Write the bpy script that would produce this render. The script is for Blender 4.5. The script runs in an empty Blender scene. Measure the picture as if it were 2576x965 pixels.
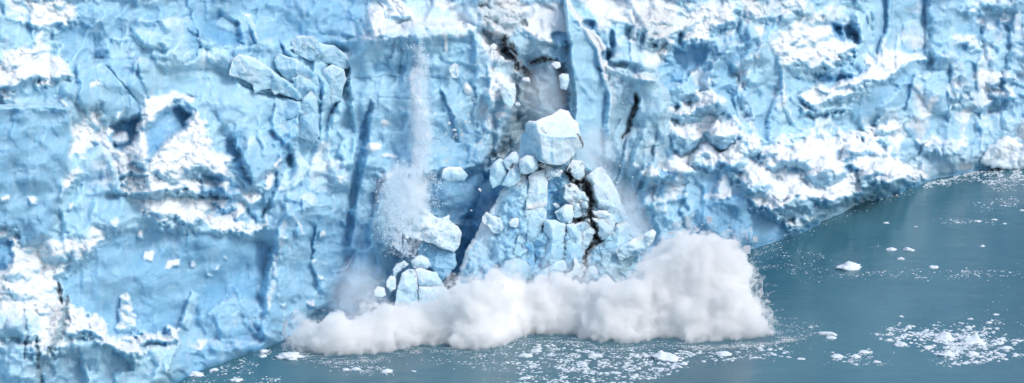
import bpy, bmesh, math, random
import numpy as np
from mathutils import Vector, Matrix
from mathutils.geometry import delaunay_2d_cdt
rng = np.random.default_rng(11)
random.seed(5)
SC = bpy.context.scene
COL = SC.collection

# ---------------------------------------------------------------- camera geometry
# sight lines are written in the pixels of a 2576 x 965 view of the photograph
W0, H0 = 2576.0, 965.0
HF = math.radians(10.0)
FPX = (W0/2)/math.tan(HF)
PITCH = math.radians(16.0)
CAMZ = 150.0
cp, sp = math.cos(PITCH), math.sin(PITCH)
MPX = 0.066                       # metres per pixel at the ice

def ray(x, y):
    X = (np.asarray(x, float)-W0/2)/FPX
    Y = -(np.asarray(y, float)-H0/2)/FPX
    return X, cp+Y*sp, -sp+Y*cp

def at_range(x, y, r):
    """the world point seen at (x, y) at forward distance r"""
    dx, dy, dz = ray(x, y)
    t = r/dy
    return dx*t, dy*t, CAMZ+dz*t

def water_range(x, y):
    dx, dy, dz = ray(x, y)
    return -CAMZ*dy/dz

def on_water(x, y):
    r = water_range(x, y)
    dx, dy, dz = ray(x, y)
    return float(dx*r/dy), float(r), 0.0

SHORE = np.array([(-500,1325),(440,965),(590,905),(720,855),(900,815),(1300,745),(1600,690),(1900,624),
                  (1990,600),(2030,577),(2180,515),(2310,462),(2460,427),(2600,415),(3000,388)], float)
LEAN = 0.38
def base_range(x, y):
    x = np.asarray(x, float)
    acc = 0
    for o in (-24,-8,8,24):
        acc = acc+np.interp(x+o, SHORE[:,0], SHORE[:,1])
    yw = acc/4
    _, dy, dz = ray(x, yw)
    rw = -CAMZ*dy/dz
    _, dy2, dz2 = ray(x, y)
    m = dz2/dy2
    return (rw+LEAN*CAMZ)/(1-LEAN*m)

# ---------------------------------------------------------------- noise
def _hash(i, j, k, s):
    h = (i*374761393 + j*668265263 + k*2147483647 + s*974634777) & 0xffffffff
    h = ((h ^ (h >> 13))*1274126177) & 0xffffffff
    h = ((h ^ (h >> 16))*2246822519) & 0xffffffff
    return (h ^ (h >> 15)) & 0xffffffff
def rnd(i, j, k=0, s=0):
    return _hash(np.asarray(i, np.int64), np.asarray(j, np.int64), np.asarray(k, np.int64), s)/4294967295.0
def noise2(x, y, s=0):
    xi = np.floor(x).astype(np.int64); yi = np.floor(y).astype(np.int64)
    xf = x-xi; yf = y-yi
    u = xf*xf*xf*(xf*(xf*6-15)+10); v = yf*yf*yf*(yf*(yf*6-15)+10)
    def g(i, j, dx, dy):
        a = rnd(i, j, 0, s)*2*np.pi
        return np.cos(a)*dx+np.sin(a)*dy
    n00 = g(xi, yi, xf, yf); n10 = g(xi+1, yi, xf-1, yf)
    n01 = g(xi, yi+1, xf, yf-1); n11 = g(xi+1, yi+1, xf-1, yf-1)
    return ((n00*(1-u)+n10*u)*(1-v)+(n01*(1-u)+n11*u)*v)*1.5
def fbm(x, y, o=4, s=0, gain=.5):
    a, t, f = 1.0, 0, 1.0
    for k in range(o):
        t = t+a*noise2(x*f, y*f, s+k*17); a *= gain; f *= 2.03
    return t
def ridged(x, y, o=4, s=0, gain=.5):
    a, t, f = 1.0, 0, 1.0
    for k in range(o):
        t = t+a*(1-2*np.abs(noise2(x*f, y*f, s+k*31))); a *= gain; f *= 2.07
    return t
def voro(x, y, s=0):
    """F1, F2, nearest cell's index and the offset from its centre"""
    xi = np.floor(x).astype(np.int64); yi = np.floor(y).astype(np.int64)
    f1 = np.full(x.shape, 9.0); f2 = np.full(x.shape, 9.0)
    ci = np.zeros(x.shape, np.int64); cj = np.zeros(x.shape, np.int64)
    ox = np.zeros(x.shape); oy = np.zeros(x.shape)
    for a in (-1, 0, 1):
        for b in (-1, 0, 1):
            i = xi+a; j = yi+b
            dx = x-(i+rnd(i, j, 1, s)); dy = y-(j+rnd(i, j, 2, s))
            d = np.sqrt(dx*dx+dy*dy)
            near = d < f1
            f2 = np.where(near, f1, np.minimum(f2, d))
            f1 = np.where(near, d, f1)
            ci = np.where(near, i, ci); cj = np.where(near, j, cj)
            ox = np.where(near, dx, ox); oy = np.where(near, dy, oy)
    return f1, f2, ci, cj, ox, oy
def noise3(P, s=0):
    x, y, z = P[:,0], P[:,1], P[:,2]
    xi = np.floor(x).astype(np.int64); yi = np.floor(y).astype(np.int64); zi = np.floor(z).astype(np.int64)
    fx, fy, fz = x-xi, y-yi, z-zi
    u, v, w = [f*f*f*(f*(f*6-15)+10) for f in (fx, fy, fz)]
    t = 0
    for a in (0, 1):
        for b in (0, 1):
            for c in (0, 1):
                wgt = (u if a else 1-u)*(v if b else 1-v)*(w if c else 1-w)
                h1 = rnd(xi+a, yi+b, zi+c, s)*2*np.pi; h2 = rnd(xi+a, yi+b, zi+c, s+7)*2-1
                q = np.sqrt(1-h2*h2)
                t = t+wgt*(np.cos(h1)*q*(fx-a)+np.sin(h1)*q*(fy-b)+h2*(fz-c))
    return t*1.6
def fbm3(P, o=4, s=0, gain=.5):
    a, t, f = 1.0, 0, 1.0
    for k in range(o):
        t = t+a*noise3(P*f, s+k*13); a *= gain; f *= 2.03
    return t
def sstep(a, b, x):
    t = np.clip((x-a)/(b-a), 0, 1)
    return t*t*(3-2*t)

# ---------------------------------------------------------------- 2-D shapes
def seg_dist(x, y, pts, closed):
    P = np.asarray(pts, float)
    n = len(P)
    best = np.full(x.shape, 1e9); par = np.zeros(x.shape)
    L = np.zeros(x.shape)
    tot = 0
    for i in range(n if closed else n-1):
        a = P[i]; b = P[(i+1) % n]
        d = b-a; l2 = max(1e-9, d[0]**2+d[1]**2)
        t = np.clip(((x-a[0])*d[0]+(y-a[1])*d[1])/l2, 0, 1)
        q = np.hypot(x-a[0]-t*d[0], y-a[1]-t*d[1])
        m = q < best
        best = np.where(m, q, best); par = np.where(m, tot+t*math.sqrt(l2), par)
        tot += math.sqrt(l2)
    return best, par/max(tot, 1e-9)
def inside(x, y, pts):
    P = np.asarray(pts, float); n = len(P)
    c = np.zeros(x.shape, bool)
    j = n-1
    for i in range(n):
        xi, yi = P[i]; xj, yj = P[j]
        if yi != yj:
            c ^= ((yi > y) != (yj > y)) & (x < (xj-xi)*(y-yi)/(yj-yi)+xi)
        j = i
    return c
def signed(x, y, pts):
    d, _ = seg_dist(x, y, pts, True)
    return np.where(inside(x, y, pts), d, -d)

def TA(*p): return [(a/2, b/2) for a, b in p]
def TB(*p): return [(a/2+645, b/2) for a, b in p]
def TC(*p): return [(a/2+1290, b/2) for a, b in p]
def TD(*p): return [(a/2+1935, b/2) for a, b in p]
def TE(*p): return [(a/2, b/2+482) for a, b in p]
def TF(*p): return [(a/2+645, b/2+482) for a, b in p]
def TG(*p): return [(a/2+1290, b/2+482) for a, b in p]
def TH(*p): return [(a/2+1935, b/2+482) for a, b in p]
def _z(ax, ay, k): return lambda *p: [(q[0]*k+ax, q[1]*k+ay)+tuple(q[2:]) for q in p]
Z1 = _z(1224.6, 261.3, .23213)
Z2 = _z(1224.6, 485.4, .23213)
Z3 = _z(896.0, 410.7, .3869)
Z4 = _z(1120.0, 0.0, .3094)

# ---------------------------------------------------------------- objects
def link(name, me, mats, parent=None):
    o = bpy.data.objects.new(name, me)
    COL.objects.link(o)
    if me is not None and not me.materials:
        for m in (mats if isinstance(mats, (list, tuple)) else [mats]):
            me.materials.append(m)
    if parent: o.parent = parent
    return o
def tag(o, label=None, cat=None, group=None, kind=None):
    if label: o['label'] = label
    if cat: o['category'] = cat
    if group: o['group'] = group
    if kind: o['kind'] = kind
    return o
def np_mesh(name, V, F, smooth=True, col=None):
    """V n x 3, F list or m x k array; col n x 4 point attribute 'look'"""
    me = bpy.data.meshes.new(name)
    if isinstance(F, np.ndarray):
        k = F.shape[1]
        me.vertices.add(len(V)); me.vertices.foreach_set('co', np.asarray(V, np.float32).ravel())
        me.loops.add(F.size); me.loops.foreach_set('vertex_index', F.astype(np.int32).ravel())
        me.polygons.add(len(F)); me.polygons.foreach_set('loop_start', (np.arange(len(F))*k).astype(np.int32))
        me.update(calc_edges=True)
    else:
        me.from_pydata([tuple(v) for v in V], [], F)
    me.polygons.foreach_set('use_smooth', [smooth]*len(me.polygons))
    if col is not None:
        at = me.color_attributes.new('look', 'FLOAT_COLOR', 'POINT')
        at.data.foreach_set('color', np.asarray(col, np.float32).ravel())
    me.update()
    return me
# ---------------------------------------------------------------- materials
def new_mat(name):
    m = bpy.data.materials.new(name); m.use_nodes = True
    nt = m.node_tree; nt.nodes.clear()
    return m, nt
def nd(nt, t, **kw):
    n = nt.nodes.new(t)
    for k, v in kw.items():
        if k == 'i':
            for a, b in v.items(): n.inputs[a].default_value = b
        else: setattr(n, k, v)
    return n
def mixc(nt, fac, a, b, blend='MIX'):
    n = nt.nodes.new('ShaderNodeMix'); n.data_type = 'RGBA'; n.blend_type = blend
    for s, v in ((0, fac), (6, a), (7, b)):
        if hasattr(v, 'links') or isinstance(v, bpy.types.NodeSocket): nt.links.new(v, n.inputs[s])
        elif s == 0: n.inputs[0].default_value = v
        else: n.inputs[s].default_value = (*v, 1)
    return n.outputs[2]
def mth(nt, op, a, b=0.5, clamp=False):
    n = nt.nodes.new('ShaderNodeMath'); n.operation = op; n.use_clamp = clamp
    for s, v in ((0, a), (1, b)):
        if isinstance(v, bpy.types.NodeSocket): nt.links.new(v, n.inputs[s])
        else: n.inputs[s].default_value = v
    return n.outputs[0]
def ramp(nt, v, a, b, c=0.0, d=1.0):
    n = nt.nodes.new('ShaderNodeMapRange'); n.interpolation_type = 'SMOOTHSTEP'
    nt.links.new(v, n.inputs[0])
    for i, q in enumerate((a, b, c, d)): n.inputs[i+1].default_value = q
    return n.outputs[0]
def noise(nt, vec, scale, detail=4, rough=.55, dist=0):
    n = nt.nodes.new('ShaderNodeTexNoise')
    nt.links.new(vec, n.inputs['Vector'])
    n.inputs['Scale'].default_value = scale; n.inputs['Detail'].default_value = detail
    n.inputs['Roughness'].default_value = rough; n.inputs['Distortion'].default_value = dist
    return n.outputs[0]
def scaled(nt, vec, s, rot=(0, 0, 0)):
    n = nt.nodes.new('ShaderNodeMapping'); nt.links.new(vec, n.inputs[0])
    n.inputs['Scale'].default_value = s; n.inputs['Rotation'].default_value = rot
    return n.outputs[0]

SSS = .85
SNOW = (.735, .775, .80)
BLUE = (.435, .672, .778)
DEEP = (.148, .383, .592)
DIRT_SHADE = (.045, .05, .055)
def ice_material(name, use_attr=True, snow0=.2, deep0=.2, dirt0=0.0, sss=.85):
    m, nt = new_mat(name)
    geo = nd(nt, 'ShaderNodeNewGeometry')
    pos = geo.outputs['Position'] if use_attr else nd(nt, 'ShaderNodeTexCoord').outputs['Object']
    if use_attr:
        at = nd(nt, 'ShaderNodeVertexColor', layer_name='look')
        sepc = nd(nt, 'ShaderNodeSeparateColor'); nt.links.new(at.outputs[0], sepc.inputs[0])
        snow, deep, dirt = sepc.outputs[0], sepc.outputs[1], sepc.outputs[2]
    else:
        v = [nd(nt, 'ShaderNodeValue') for _ in range(3)]
        for a, b in zip(v, (snow0, deep0, dirt0)): a.outputs[0].default_value = b
        snow, deep, dirt = [a.outputs[0] for a in v]
    n_big = noise(nt, pos, .10, 4, .6, .6)
    n_mid = noise(nt, pos, .55, 5, .62, .4)
    n_fine = noise(nt, pos, 2.6, 5, .65)
    strata = noise(nt, scaled(nt, pos, (.05, .05, 1.5)), 1.0, 5, .62, .2)
    flute = noise(nt, scaled(nt, pos, (1.1, .5, .07)), 1.0, 5, .6, .3)
    # depth of blue: by painted region, broad noise and faint strata
    d = mth(nt, 'ADD', deep, mth(nt, 'MULTIPLY', mth(nt, 'SUBTRACT', n_big, .5), .9))
    d = mth(nt, 'ADD', d, mth(nt, 'MULTIPLY', mth(nt, 'SUBTRACT', strata, .5), .55))
    d = mth(nt, 'ADD', d, mth(nt, 'MULTIPLY', mth(nt, 'SUBTRACT', n_mid, .5), .5), True)
    ice = mixc(nt, d, BLUE, DEEP)
    # bubbly pale bloom
    bloom = mth(nt, 'MULTIPLY', ramp(nt, flute, .50, .72), .34)
    bloom = mth(nt, 'ADD', bloom, mth(nt, 'MULTIPLY', ramp(nt, n_mid, .5, .75), .28))
    bloom = mth(nt, 'ADD', bloom, mth(nt, 'MULTIPLY', ramp(nt, n_fine, .52, .75), .16))
    ice = mixc(nt, mth(nt, 'MULTIPLY', bloom, mth(nt, 'SUBTRACT', 1.1, deep), True), ice, (.74, .86, .91))
    # snow edge is broken by fine noise
    sn = mth(nt, 'ADD', snow, mth(nt, 'MULTIPLY', mth(nt, 'SUBTRACT', n_fine, .5), .5))
    sn = mth(nt, 'ADD', sn, mth(nt, 'MULTIPLY', mth(nt, 'SUBTRACT', n_mid, .5), .55))
    snf = ramp(nt, sn, .12, .92)
    colr = mixc(nt, snf, ice, SNOW)
    dn = noise(nt, pos, 1.3, 6, .7, .8)
    df = mth(nt, 'MULTIPLY', dirt, ramp(nt, dn, .30, .62), True)  # this channel carries real dirt and the painted shade of tower cracks
    gry = mixc(nt, mth(nt, 'MULTIPLY', dirt, .55, True), colr, (.52, .56, .57))
    colr = mixc(nt, df, gry, DIRT_SHADE)
    b = nd(nt, 'ShaderNodeBsdfPrincipled')
    nt.links.new(colr, b.inputs['Base Color'])
    rg = mth(nt, 'ADD', .42, mth(nt, 'MULTIPLY', snf, .4)); nt.links.new(rg, b.inputs['Roughness'])
    b.inputs['Specular IOR Level'].default_value = .35
    b.inputs['Subsurface Weight'].default_value = sss; b.inputs['Subsurface Radius'].default_value = (.85, .95, 1.0); b.inputs['Subsurface Scale'].default_value = 1.3
    # bump: fine crystals on snow, scalloped melt on ice
    vor = nd(nt, 'ShaderNodeTexVoronoi'); vor.feature = 'SMOOTH_F1'
    nt.links.new(pos, vor.inputs['Vector']); vor.inputs['Scale'].default_value = 1.5
    h = mth(nt, 'ADD', mth(nt, 'MULTIPLY', n_fine, .55), mth(nt, 'MULTIPLY', vor.outputs['Distance'], mth(nt, 'MULTIPLY', snf, .3)))
    h = mth(nt, 'ADD', h, mth(nt, 'MULTIPLY', strata, .25))
    bp = nd(nt, 'ShaderNodeBump'); bp.inputs['Distance'].default_value = .32
    nt.links.new(mth(nt, 'ADD', .2, mth(nt, 'MULTIPLY', snf, .5)), bp.inputs['Strength'])
    nt.links.new(h, bp.inputs['Height']); nt.links.new(bp.outputs[0], b.inputs['Normal'])
    o = nd(nt, 'ShaderNodeOutputMaterial'); nt.links.new(b.outputs[0], o.inputs[0])
    return m
M_ICE = ice_material('glacier ice')
M_BERG = ice_material('floating ice', False, .72, .0, sss=0)

def water_material():
    m, nt = new_mat('silty fjord water')
    pos = nd(nt, 'ShaderNodeNewGeometry').outputs['Position']
    big = noise(nt, scaled(nt, pos, (.022, .008, 1)), 1.0, 4, .55, .5)
    med = noise(nt, scaled(nt, pos, (.10, .05, 1)), 1.0, 5, .6, .5)
    c = mixc(nt, ramp(nt, big, .35, .68), (.034, .120, .163), (.066, .172, .212))
    c = mixc(nt, mth(nt, 'MULTIPLY', ramp(nt, med, .5, .8), .35), c, (.10, .22, .245))
    b = nd(nt, 'ShaderNodeBsdfPrincipled')
    nt.links.new(c, b.inputs['Base Color']); b.inputs['Roughness'].default_value = .09
    b.inputs['IOR'].default_value = 1.33
    w1 = noise(nt, scaled(nt, pos, (.55, 1.2, 1)), 1.0, 5, .65, .3)
    w2 = noise(nt, scaled(nt, pos, (.06, .12, 1)), 1.0, 3, .5, .3)
    h = mth(nt, 'ADD', mth(nt, 'MULTIPLY', w1, .07), mth(nt, 'MULTIPLY', w2, .35))
    bp = nd(nt, 'ShaderNodeBump'); bp.inputs['Strength'].default_value = .8; bp.inputs['Distance'].default_value = 1.0
    nt.links.new(h, bp.inputs['Height']); nt.links.new(bp.outputs[0], b.inputs['Normal'])
    o = nd(nt, 'ShaderNodeOutputMaterial'); nt.links.new(b.outputs[0], o.inputs[0])
    return m
M_WATER = water_material()

def spray_core_material(name='dense spray', c=(.90, .90, .90, 1)):
    m, nt = new_mat(name)
    b = nd(nt, 'ShaderNodeBsdfDiffuse'); b.inputs[0].default_value = c; b.inputs[1].default_value = 1
    o = nd(nt, 'ShaderNodeOutputMaterial'); nt.links.new(b.outputs[0], o.inputs[0])
    return m
def mist_material(name, dens, scale, lo, hi, stretch=(1, 1, 1), ball=False, use_grid=False, tint=(.998, .999, .994)):
    m, nt = new_mat(name)
    pos = nd(nt, 'ShaderNodeNewGeometry').outputs['Position'] if not ball else nd(nt, 'ShaderNodeTexCoord').outputs['Object']
    wpos = nd(nt, 'ShaderNodeNewGeometry').outputs['Position']
    n = noise(nt, scaled(nt, wpos, stretch), scale, 5, .62, .3)
    f = ramp(nt, n, lo, hi)
    if ball:
        ln = nd(nt, 'ShaderNodeVectorMath', operation='LENGTH'); nt.links.new(pos, ln.inputs[0])
        fall = ramp(nt, ln.outputs['Value'], .25, 1.0, 1.0, 0.0)
        f = mth(nt, 'MULTIPLY', mth(nt, 'ADD', f, .12), fall)
    d = mth(nt, 'MULTIPLY', f, dens)
    if use_grid:
        a = nd(nt, 'ShaderNodeAttribute', attribute_name='density')
        d = mth(nt, 'MULTIPLY', d, a.outputs['Fac'])
    v = nd(nt, 'ShaderNodeVolumePrincipled')
    v.inputs['Color'].default_value = (*((.95, .985, 1) if ball else tint), 1)
    v.inputs['Density Attribute'].default_value = ''
    v.inputs['Anisotropy'].default_value = -0.15
    nt.links.new(d, v.inputs['Density'])
    o = nd(nt, 'ShaderNodeOutputMaterial'); nt.links.new(v.outputs[0], o.inputs['Volume'])
    return m
# ---------------------------------------------------------------- the glacier's relief
STEP = 2.3
gx0, gx1, gy0 = -400, 2960, -170
xs = np.arange(gx0, gx1, STEP)
ys = np.arange(gy0, 1110, STEP)
GX, GY = np.meshgrid(xs, ys)
D = np.zeros(GX.shape)            # relief towards the viewer, metres
SN = np.zeros(GX.shape)           # snow and crushed white ice
BL = np.full(GX.shape, .22)       # depth of blue
DT = np.zeros(GX.shape)           # dirt
RB = np.zeros(GX.shape)           # how lumpy (rubble)
FR = .55+.40*sstep(1500, 1800, GX)       # how fractured
WX = fbm(GX/46, GY/46, 4, 101)*1.0
WY = fbm(GX/46, GY/46, 4, 202)*1.0
WFX = fbm(GX/13, GY/13, 3, 303)
WFY = fbm(GX/13, GY/13, 3, 404)

def window(pts, pad):
    P = np.asarray(pts, float)
    a = max(0, int((P[:,0].min()-pad-gx0)/STEP)); b = min(GX.shape[1], int((P[:,0].max()+pad-gx0)/STEP)+2)
    c = max(0, int((P[:,1].min()-pad-gy0)/STEP)); d = min(GX.shape[0], int((P[:,1].max()+pad-gy0)/STEP)+2)
    return slice(c, d), slice(a, b)
def mask(pts, s, w, wf=None):
    pad = s*2+w*2+8
    sl = window(pts, pad)
    if sl[0].start >= sl[0].stop or sl[1].start >= sl[1].stop: return None, None
    wf = w*.45 if wf is None else wf
    x = GX[sl]+WX[sl]*w+WFX[sl]*wf; y = GY[sl]+WY[sl]*w+WFY[sl]*wf
    return sl, sstep(-s, s, signed(x, y, pts))
def L(pts, d=0.0, s=6, g=(0, 0), w=7, snow=None, blue=None, dirt=None, rub=None, fr=None, inset=0):
    """raise (or sink) a region of the face, tilt it, give it its own look"""
    sl, m = mask(pts, s, w)
    if sl is None: return
    P = np.asarray(pts, float); cx, cy = P.mean(0)
    D[sl] += m*(d+g[0]*(GX[sl]-cx)+g[1]*(GY[sl]-cy))
    for A, v in ((SN, snow), (BL, blue), (DT, dirt), (RB, rub), (FR, fr)):
        if v is not None: A[sl] = A[sl]*(1-m)+v*m
def S(pts, amt=1.0, d=.8, g=.05, s=7, w=10, rub=1.0, gx=.012, dirt=None):
    P = np.asarray(pts, float); big = min(1.0, max(np.ptp(P[:,0]), np.ptp(P[:,1]))/110)
    if big < .5: d *= .45; rub = .6
    L(pts, d*.55, s*(1+1.1*big), (gx, g*.8), w*(1.7 if big > .5 else 2.4), snow=amt*.92, blue=.10, rub=rub, fr=.35, dirt=dirt)
def C(pts, wpx=6, depth=3.0, blue=.9, w=5, taper=True, dirt=None, sharp=1.0):
    """a crack or gully along a line"""
    sl = window(pts, wpx*3+w*2+6)
    if sl[0].start >= sl[0].stop or sl[1].start >= sl[1].stop: return
    x = GX[sl]+WX[sl]*w+WFX[sl]*w*.5; y = GY[sl]+WY[sl]*w+WFY[sl]*w*.5
    q, t = seg_dist(x, y, pts, False)
    ww = wpx*(np.sin(np.pi*np.clip(t*.9+.05, 0, 1))**.6 if taper else 1.0)+.3
    m = np.exp(-(q/ww)**2*1.2)
    D[sl] -= depth*.6*m**sharp
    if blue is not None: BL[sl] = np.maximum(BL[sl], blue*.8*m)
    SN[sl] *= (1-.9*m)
    if dirt: DT[sl] = np.maximum(DT[sl], dirt*m)
def R(pts, wpx=14, h=1.5, snow=None, w=6, side=0.0, dirt=None):
    """a sharp ridge along a line"""
    sl = window(pts, wpx*2+w*2+6)
    if sl[0].start >= sl[0].stop or sl[1].start >= sl[1].stop: return
    x = GX[sl]+WX[sl]*w+WFX[sl]*w*.5; y = GY[sl]+WY[sl]*w+WFY[sl]*w*.5
    q, t = seg_dist(x, y, pts, False)
    m = np.clip(1-q/wpx, 0, 1)*sstep(0, .08, t)*sstep(1, .92, t)
    D[sl] += h*m**.8
    if snow is not None:
        k = sstep(.55, .95, m)*snow
        SN[sl] = np.maximum(SN[sl], k)
    if dirt: DT[sl] = np.maximum(DT[sl], dirt*sstep(.3, .9, m))
def FO(pts, wpx=22, h=2.5, blue=.75, w=6, left=True):
    """an overlapping edge: the ice steps back sharply on one side of the line and recovers slowly"""
    sl = window(pts, wpx*3+w*2+6)
    if sl[0].start >= sl[0].stop or sl[1].start >= sl[1].stop: return
    x = GX[sl]+WX[sl]*w+WFX[sl]*w*.4; y = GY[sl]+WY[sl]*w+WFY[sl]*w*.4
    q, t = seg_dist(x, y, pts, False)
    P = np.asarray(pts, float)
    o = np.argsort(P[:,1]); xl = np.interp(y, P[o,1], P[o,0])
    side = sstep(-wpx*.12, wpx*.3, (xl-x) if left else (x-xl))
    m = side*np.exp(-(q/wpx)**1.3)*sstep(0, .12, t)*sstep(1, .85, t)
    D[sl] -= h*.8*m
    BL[sl] = np.maximum(BL[sl], blue*m); SN[sl] *= 1-.9*m  # stepped-back side coloured deeper blue for its shade
def B(cx, cy, rx, ry, h=2.0, snow=None, blue=None, p=.5, w=6, rot=0, rub=None, fr=None):
    """a rounded boss (h < 0: a hollow)"""
    pad = max(rx, ry)*1.2+w*2
    sl = window([(cx-pad, cy-pad), (cx+pad, cy+pad)], 0)
    if sl[0].start >= sl[0].stop or sl[1].start >= sl[1].stop: return
    x = GX[sl]+WX[sl]*w-cx; y = GY[sl]+WY[sl]*w-cy
    c_, s_ = math.cos(rot), math.sin(rot)
    u = (x*c_+y*s_)/rx; v = (-x*s_+y*c_)/ry
    k = np.clip(1-u*u-v*v, 0, 1)
    D[sl] += h*k**p
    m = sstep(0, .25, k)
    for A, vv in ((SN, snow), (BL, blue), (RB, rub), (FR, fr)):
        if vv is not None: A[sl] = A[sl]*(1-m)+vv*m

# ---- broad forms, left to right
L([(-420,255),(60,265),(170,265),(182,330),(172,420),(150,520),(120,600),(60,620),(-420,640)], 2.2, 7, (.004,-.012), 6, blue=.62, fr=.12, snow=.0)
L([(-420,120),(100,180),(180,210),(185,270),(-420,290)], 1.0, 14, (0,.02), 8, blue=.3, fr=.3)
L([(60,0),(470,0),(480,60),(440,100),(380,160),(300,200),(200,190),(150,110)], -1.2, 18, (.004,.004), 12, blue=.5, fr=.45)
L([(195,165),(300,150),(350,180),(352,235),(330,330),(300,380),(255,340),(200,260)], .6, 7, (-.012,-.006), 5, blue=.42, fr=.15)
L([(430,-160),(930,-160),(925,20),(880,75),(860,120),(800,110),(740,95),(640,100),(600,115),(520,85),(455,30)], -1.5, 10, (.006,.006), 8, blue=.62, fr=.25)
L([(550,30),(600,60),(605,112),(560,118),(500,80)], -1.8, 8, (-.02,0), 6, blue=.85, fr=.15)
L([(390,175),(450,165),(560,195),(700,230),(760,260),(760,330),(700,420),(640,460),(560,300),(500,240),(400,240)], 1.2, 9, (.006,.014), 8, blue=.3, fr=.25, snow=.12)
L([(640,335),(720,300),(760,330),(800,350),(850,380),(880,480),(870,600),(800,640),(720,500),(640,520),(560,480),(590,400)], .8, 9, (-.006,-.004), 8, blue=.4, fr=.5)
L([(870,150),(930,90),(1020,60),(1180,60),(1230,120),(1240,250),(1235,400),(1160,440),(1020,450),(980,520),(940,700),(870,690),(875,600),(890,400),(880,260)], 2.6, 9, (.003,-.010), 7, blue=.36, fr=.32)
L([(925,20),(960,0),(1190,0),(1235,60),(1170,95),(1010,100),(900,110)], 2.0, 14, (.004,.03), 8, blue=.08, fr=.5, snow=.45)
L([(900,60),(1130,75),(1160,130),(1080,120),(1000,110),(920,120)], .6, 14, (0,.02), 8, blue=.38, fr=.15)
L([(290,570),(400,560),(670,585),(700,640),(665,720),(655,860),(440,868),(380,870),(320,860),(240,820),(190,770),(160,712),(200,660)], -2.2, 20, (-.003,-.010), 6, blue=.66, fr=.1, snow=.0)
L([(450,560),(640,590),(650,700),(620,840),(450,868)], .4, 3, (.003,0), 3, blue=.72, fr=.12)
L([(230,560),(330,480),(400,520),(640,560),(700,520),(720,600),(680,620),(640,600),(400,575),(290,585)], 1.4, 10, (0,.02), 8, blue=.25, fr=.3)
L([(690,560),(740,500),(800,520),(870,560),(880,700),(850,780),(770,850),(680,850),(660,800)], -.5, 10, (-.004,-.012), 8, blue=.55, fr=.35)
L([(860,640),(960,620),(1000,760),(960,860),(700,900),(760,830),(840,760)], -1.0, 12, (0,0), 8, blue=.7, fr=.25)
# cone-shaped buttress
L([(722,512),(733,535),(745,560),(766,592),(785,640),(800,730),(795,800),(745,850),(690,845),(662,800),(664,720),(680,650),(700,575)], 1.5, 9, (-.006,-.008), 4, blue=.5, fr=.3, snow=.08)
R([(722,512),(712,590),(698,650),(684,720),(675,800)], 26, 1.2, .5, 6)
R([(735,535),(768,594)], 10, .8, .8, 3)
L([(440,870),(455,800),(520,790),(545,770),(600,740),(650,760),(665,830),(690,850),(600,905),(520,935),(440,965),(420,940)], 1.6, 7, (-.006,-.008), 6, blue=.5, fr=.4, snow=.15)
L([(470,770),(485,735),(500,742),(478,830),(452,812)], 1.8, 4, (-.02,0), 4, blue=.3)
# bottom left wall below the ledge
L([(-420,840),(110,870),(200,860),(240,850),(300,880),(440,870),(425,965),(300,1000),(-420,1070)], 1.6, 8, (.004,-.012), 7, blue=.36, fr=.35, snow=.15)
L([(100,900),(200,880),(215,960),(180,1020),(100,1000)], -1.6, 10, (0,0), 6, blue=.55, dirt=.15)
# centre: behind the falling tower
L([(1060,440),(1180,430),(1250,440),(1250,520),(1230,560),(1130,560),(1090,530)], -2.4, 12, (0,0), 8, blue=.7, fr=.25)
L([(1230,400),(1300,400),(1290,470),(1230,540),(1190,640),(1140,760),(1080,760),(1120,620),(1190,520)], -3.6, 12, (0,0), 8, blue=.95, fr=.3)
L([(1480,380),(1560,420),(1620,520),(1660,620),(1640,700),(1580,700),(1560,560),(1500,450)], -2.6, 14, (0,0), 8, blue=.85, fr=.4)
L([(1200,60),(1235,55),(1300,110),(1330,200),(1300,300),(1290,400),(1230,440),(1190,380),(1210,240),(1190,120)], .6, 10, (.01,0), 8, blue=.22, fr=.6, snow=.25)
L([(1225,100),(1265,120),(1320,150),(1420,160),(1430,280),(1400,330),(1290,400),(1250,390),(1290,280),(1275,190)], -2.6, 9, (-.01,-.01), 7, blue=.2, dirt=.38, fr=.5)
L([(1215,78),(1250,85),(1280,120),(1290,150),(1270,150),(1235,118)], -3.0, 5, (0,0), 4, blue=.7, dirt=.35)
L([(1280,10),(1420,10),(1440,90),(1410,120),(1370,110),(1290,60)], 1.6, 10, (.004,.05), 9, snow=.75, blue=.1, fr=.6)
L([(1300,95),(1370,100),(1400,150),(1400,230),(1330,230),(1290,160)], .8, 8, (.012,-.004), 6, blue=.25, fr=.5, dirt=.2, snow=.2)
# horn
L([(1421,-6),(1436,12),(1455,45),(1480,75),(1500,110),(1518,165),(1535,230),(1545,300),(1530,400),(1500,470),(1445,440),(1440,330),(1450,260),(1440,200),(1430,120)], 3.2, 5, (-.026,-.006), 3, blue=.32, fr=.12, snow=0)
L([(1421,-8),(1440,14),(1480,62),(1510,100),(1526,130),(1532,175),(1524,215),(1512,180),(1500,130),(1476,90),(1452,52),(1432,22)], .5, 4, (.05,.0), 3, snow=.95, blue=0, rub=.35, dirt=.22)
L([(1470,-10),(1700,-10),(1720,60),(1690,110),(1640,110),(1560,60),(1500,70)], .8, 14, (0,.05), 12, snow=.75, blue=.1, fr=.6, rub=.4)
L([(1540,90),(1640,110),(1665,150),(1650,180),(1600,165),(1545,160)], 1.4, 7, (0,.02), 7, blue=.2, fr=.3, snow=.4)
L([(1530,170),(1600,185),(1660,190),(1680,250),(1695,330),(1660,400),(1620,480),(1560,520),(1520,480),(1510,400),(1530,300)], 2.2, 8, (.012,-.008), 7, blue=.25, dirt=.2, fr=.35, snow=.1)
L([(1590,195),(1640,190),(1670,215),(1675,270),(1640,330),(1600,310),(1605,250)], 1.5, 7, (.012,-.004), 5, blue=.2, fr=.15, dirt=.14)
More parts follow.
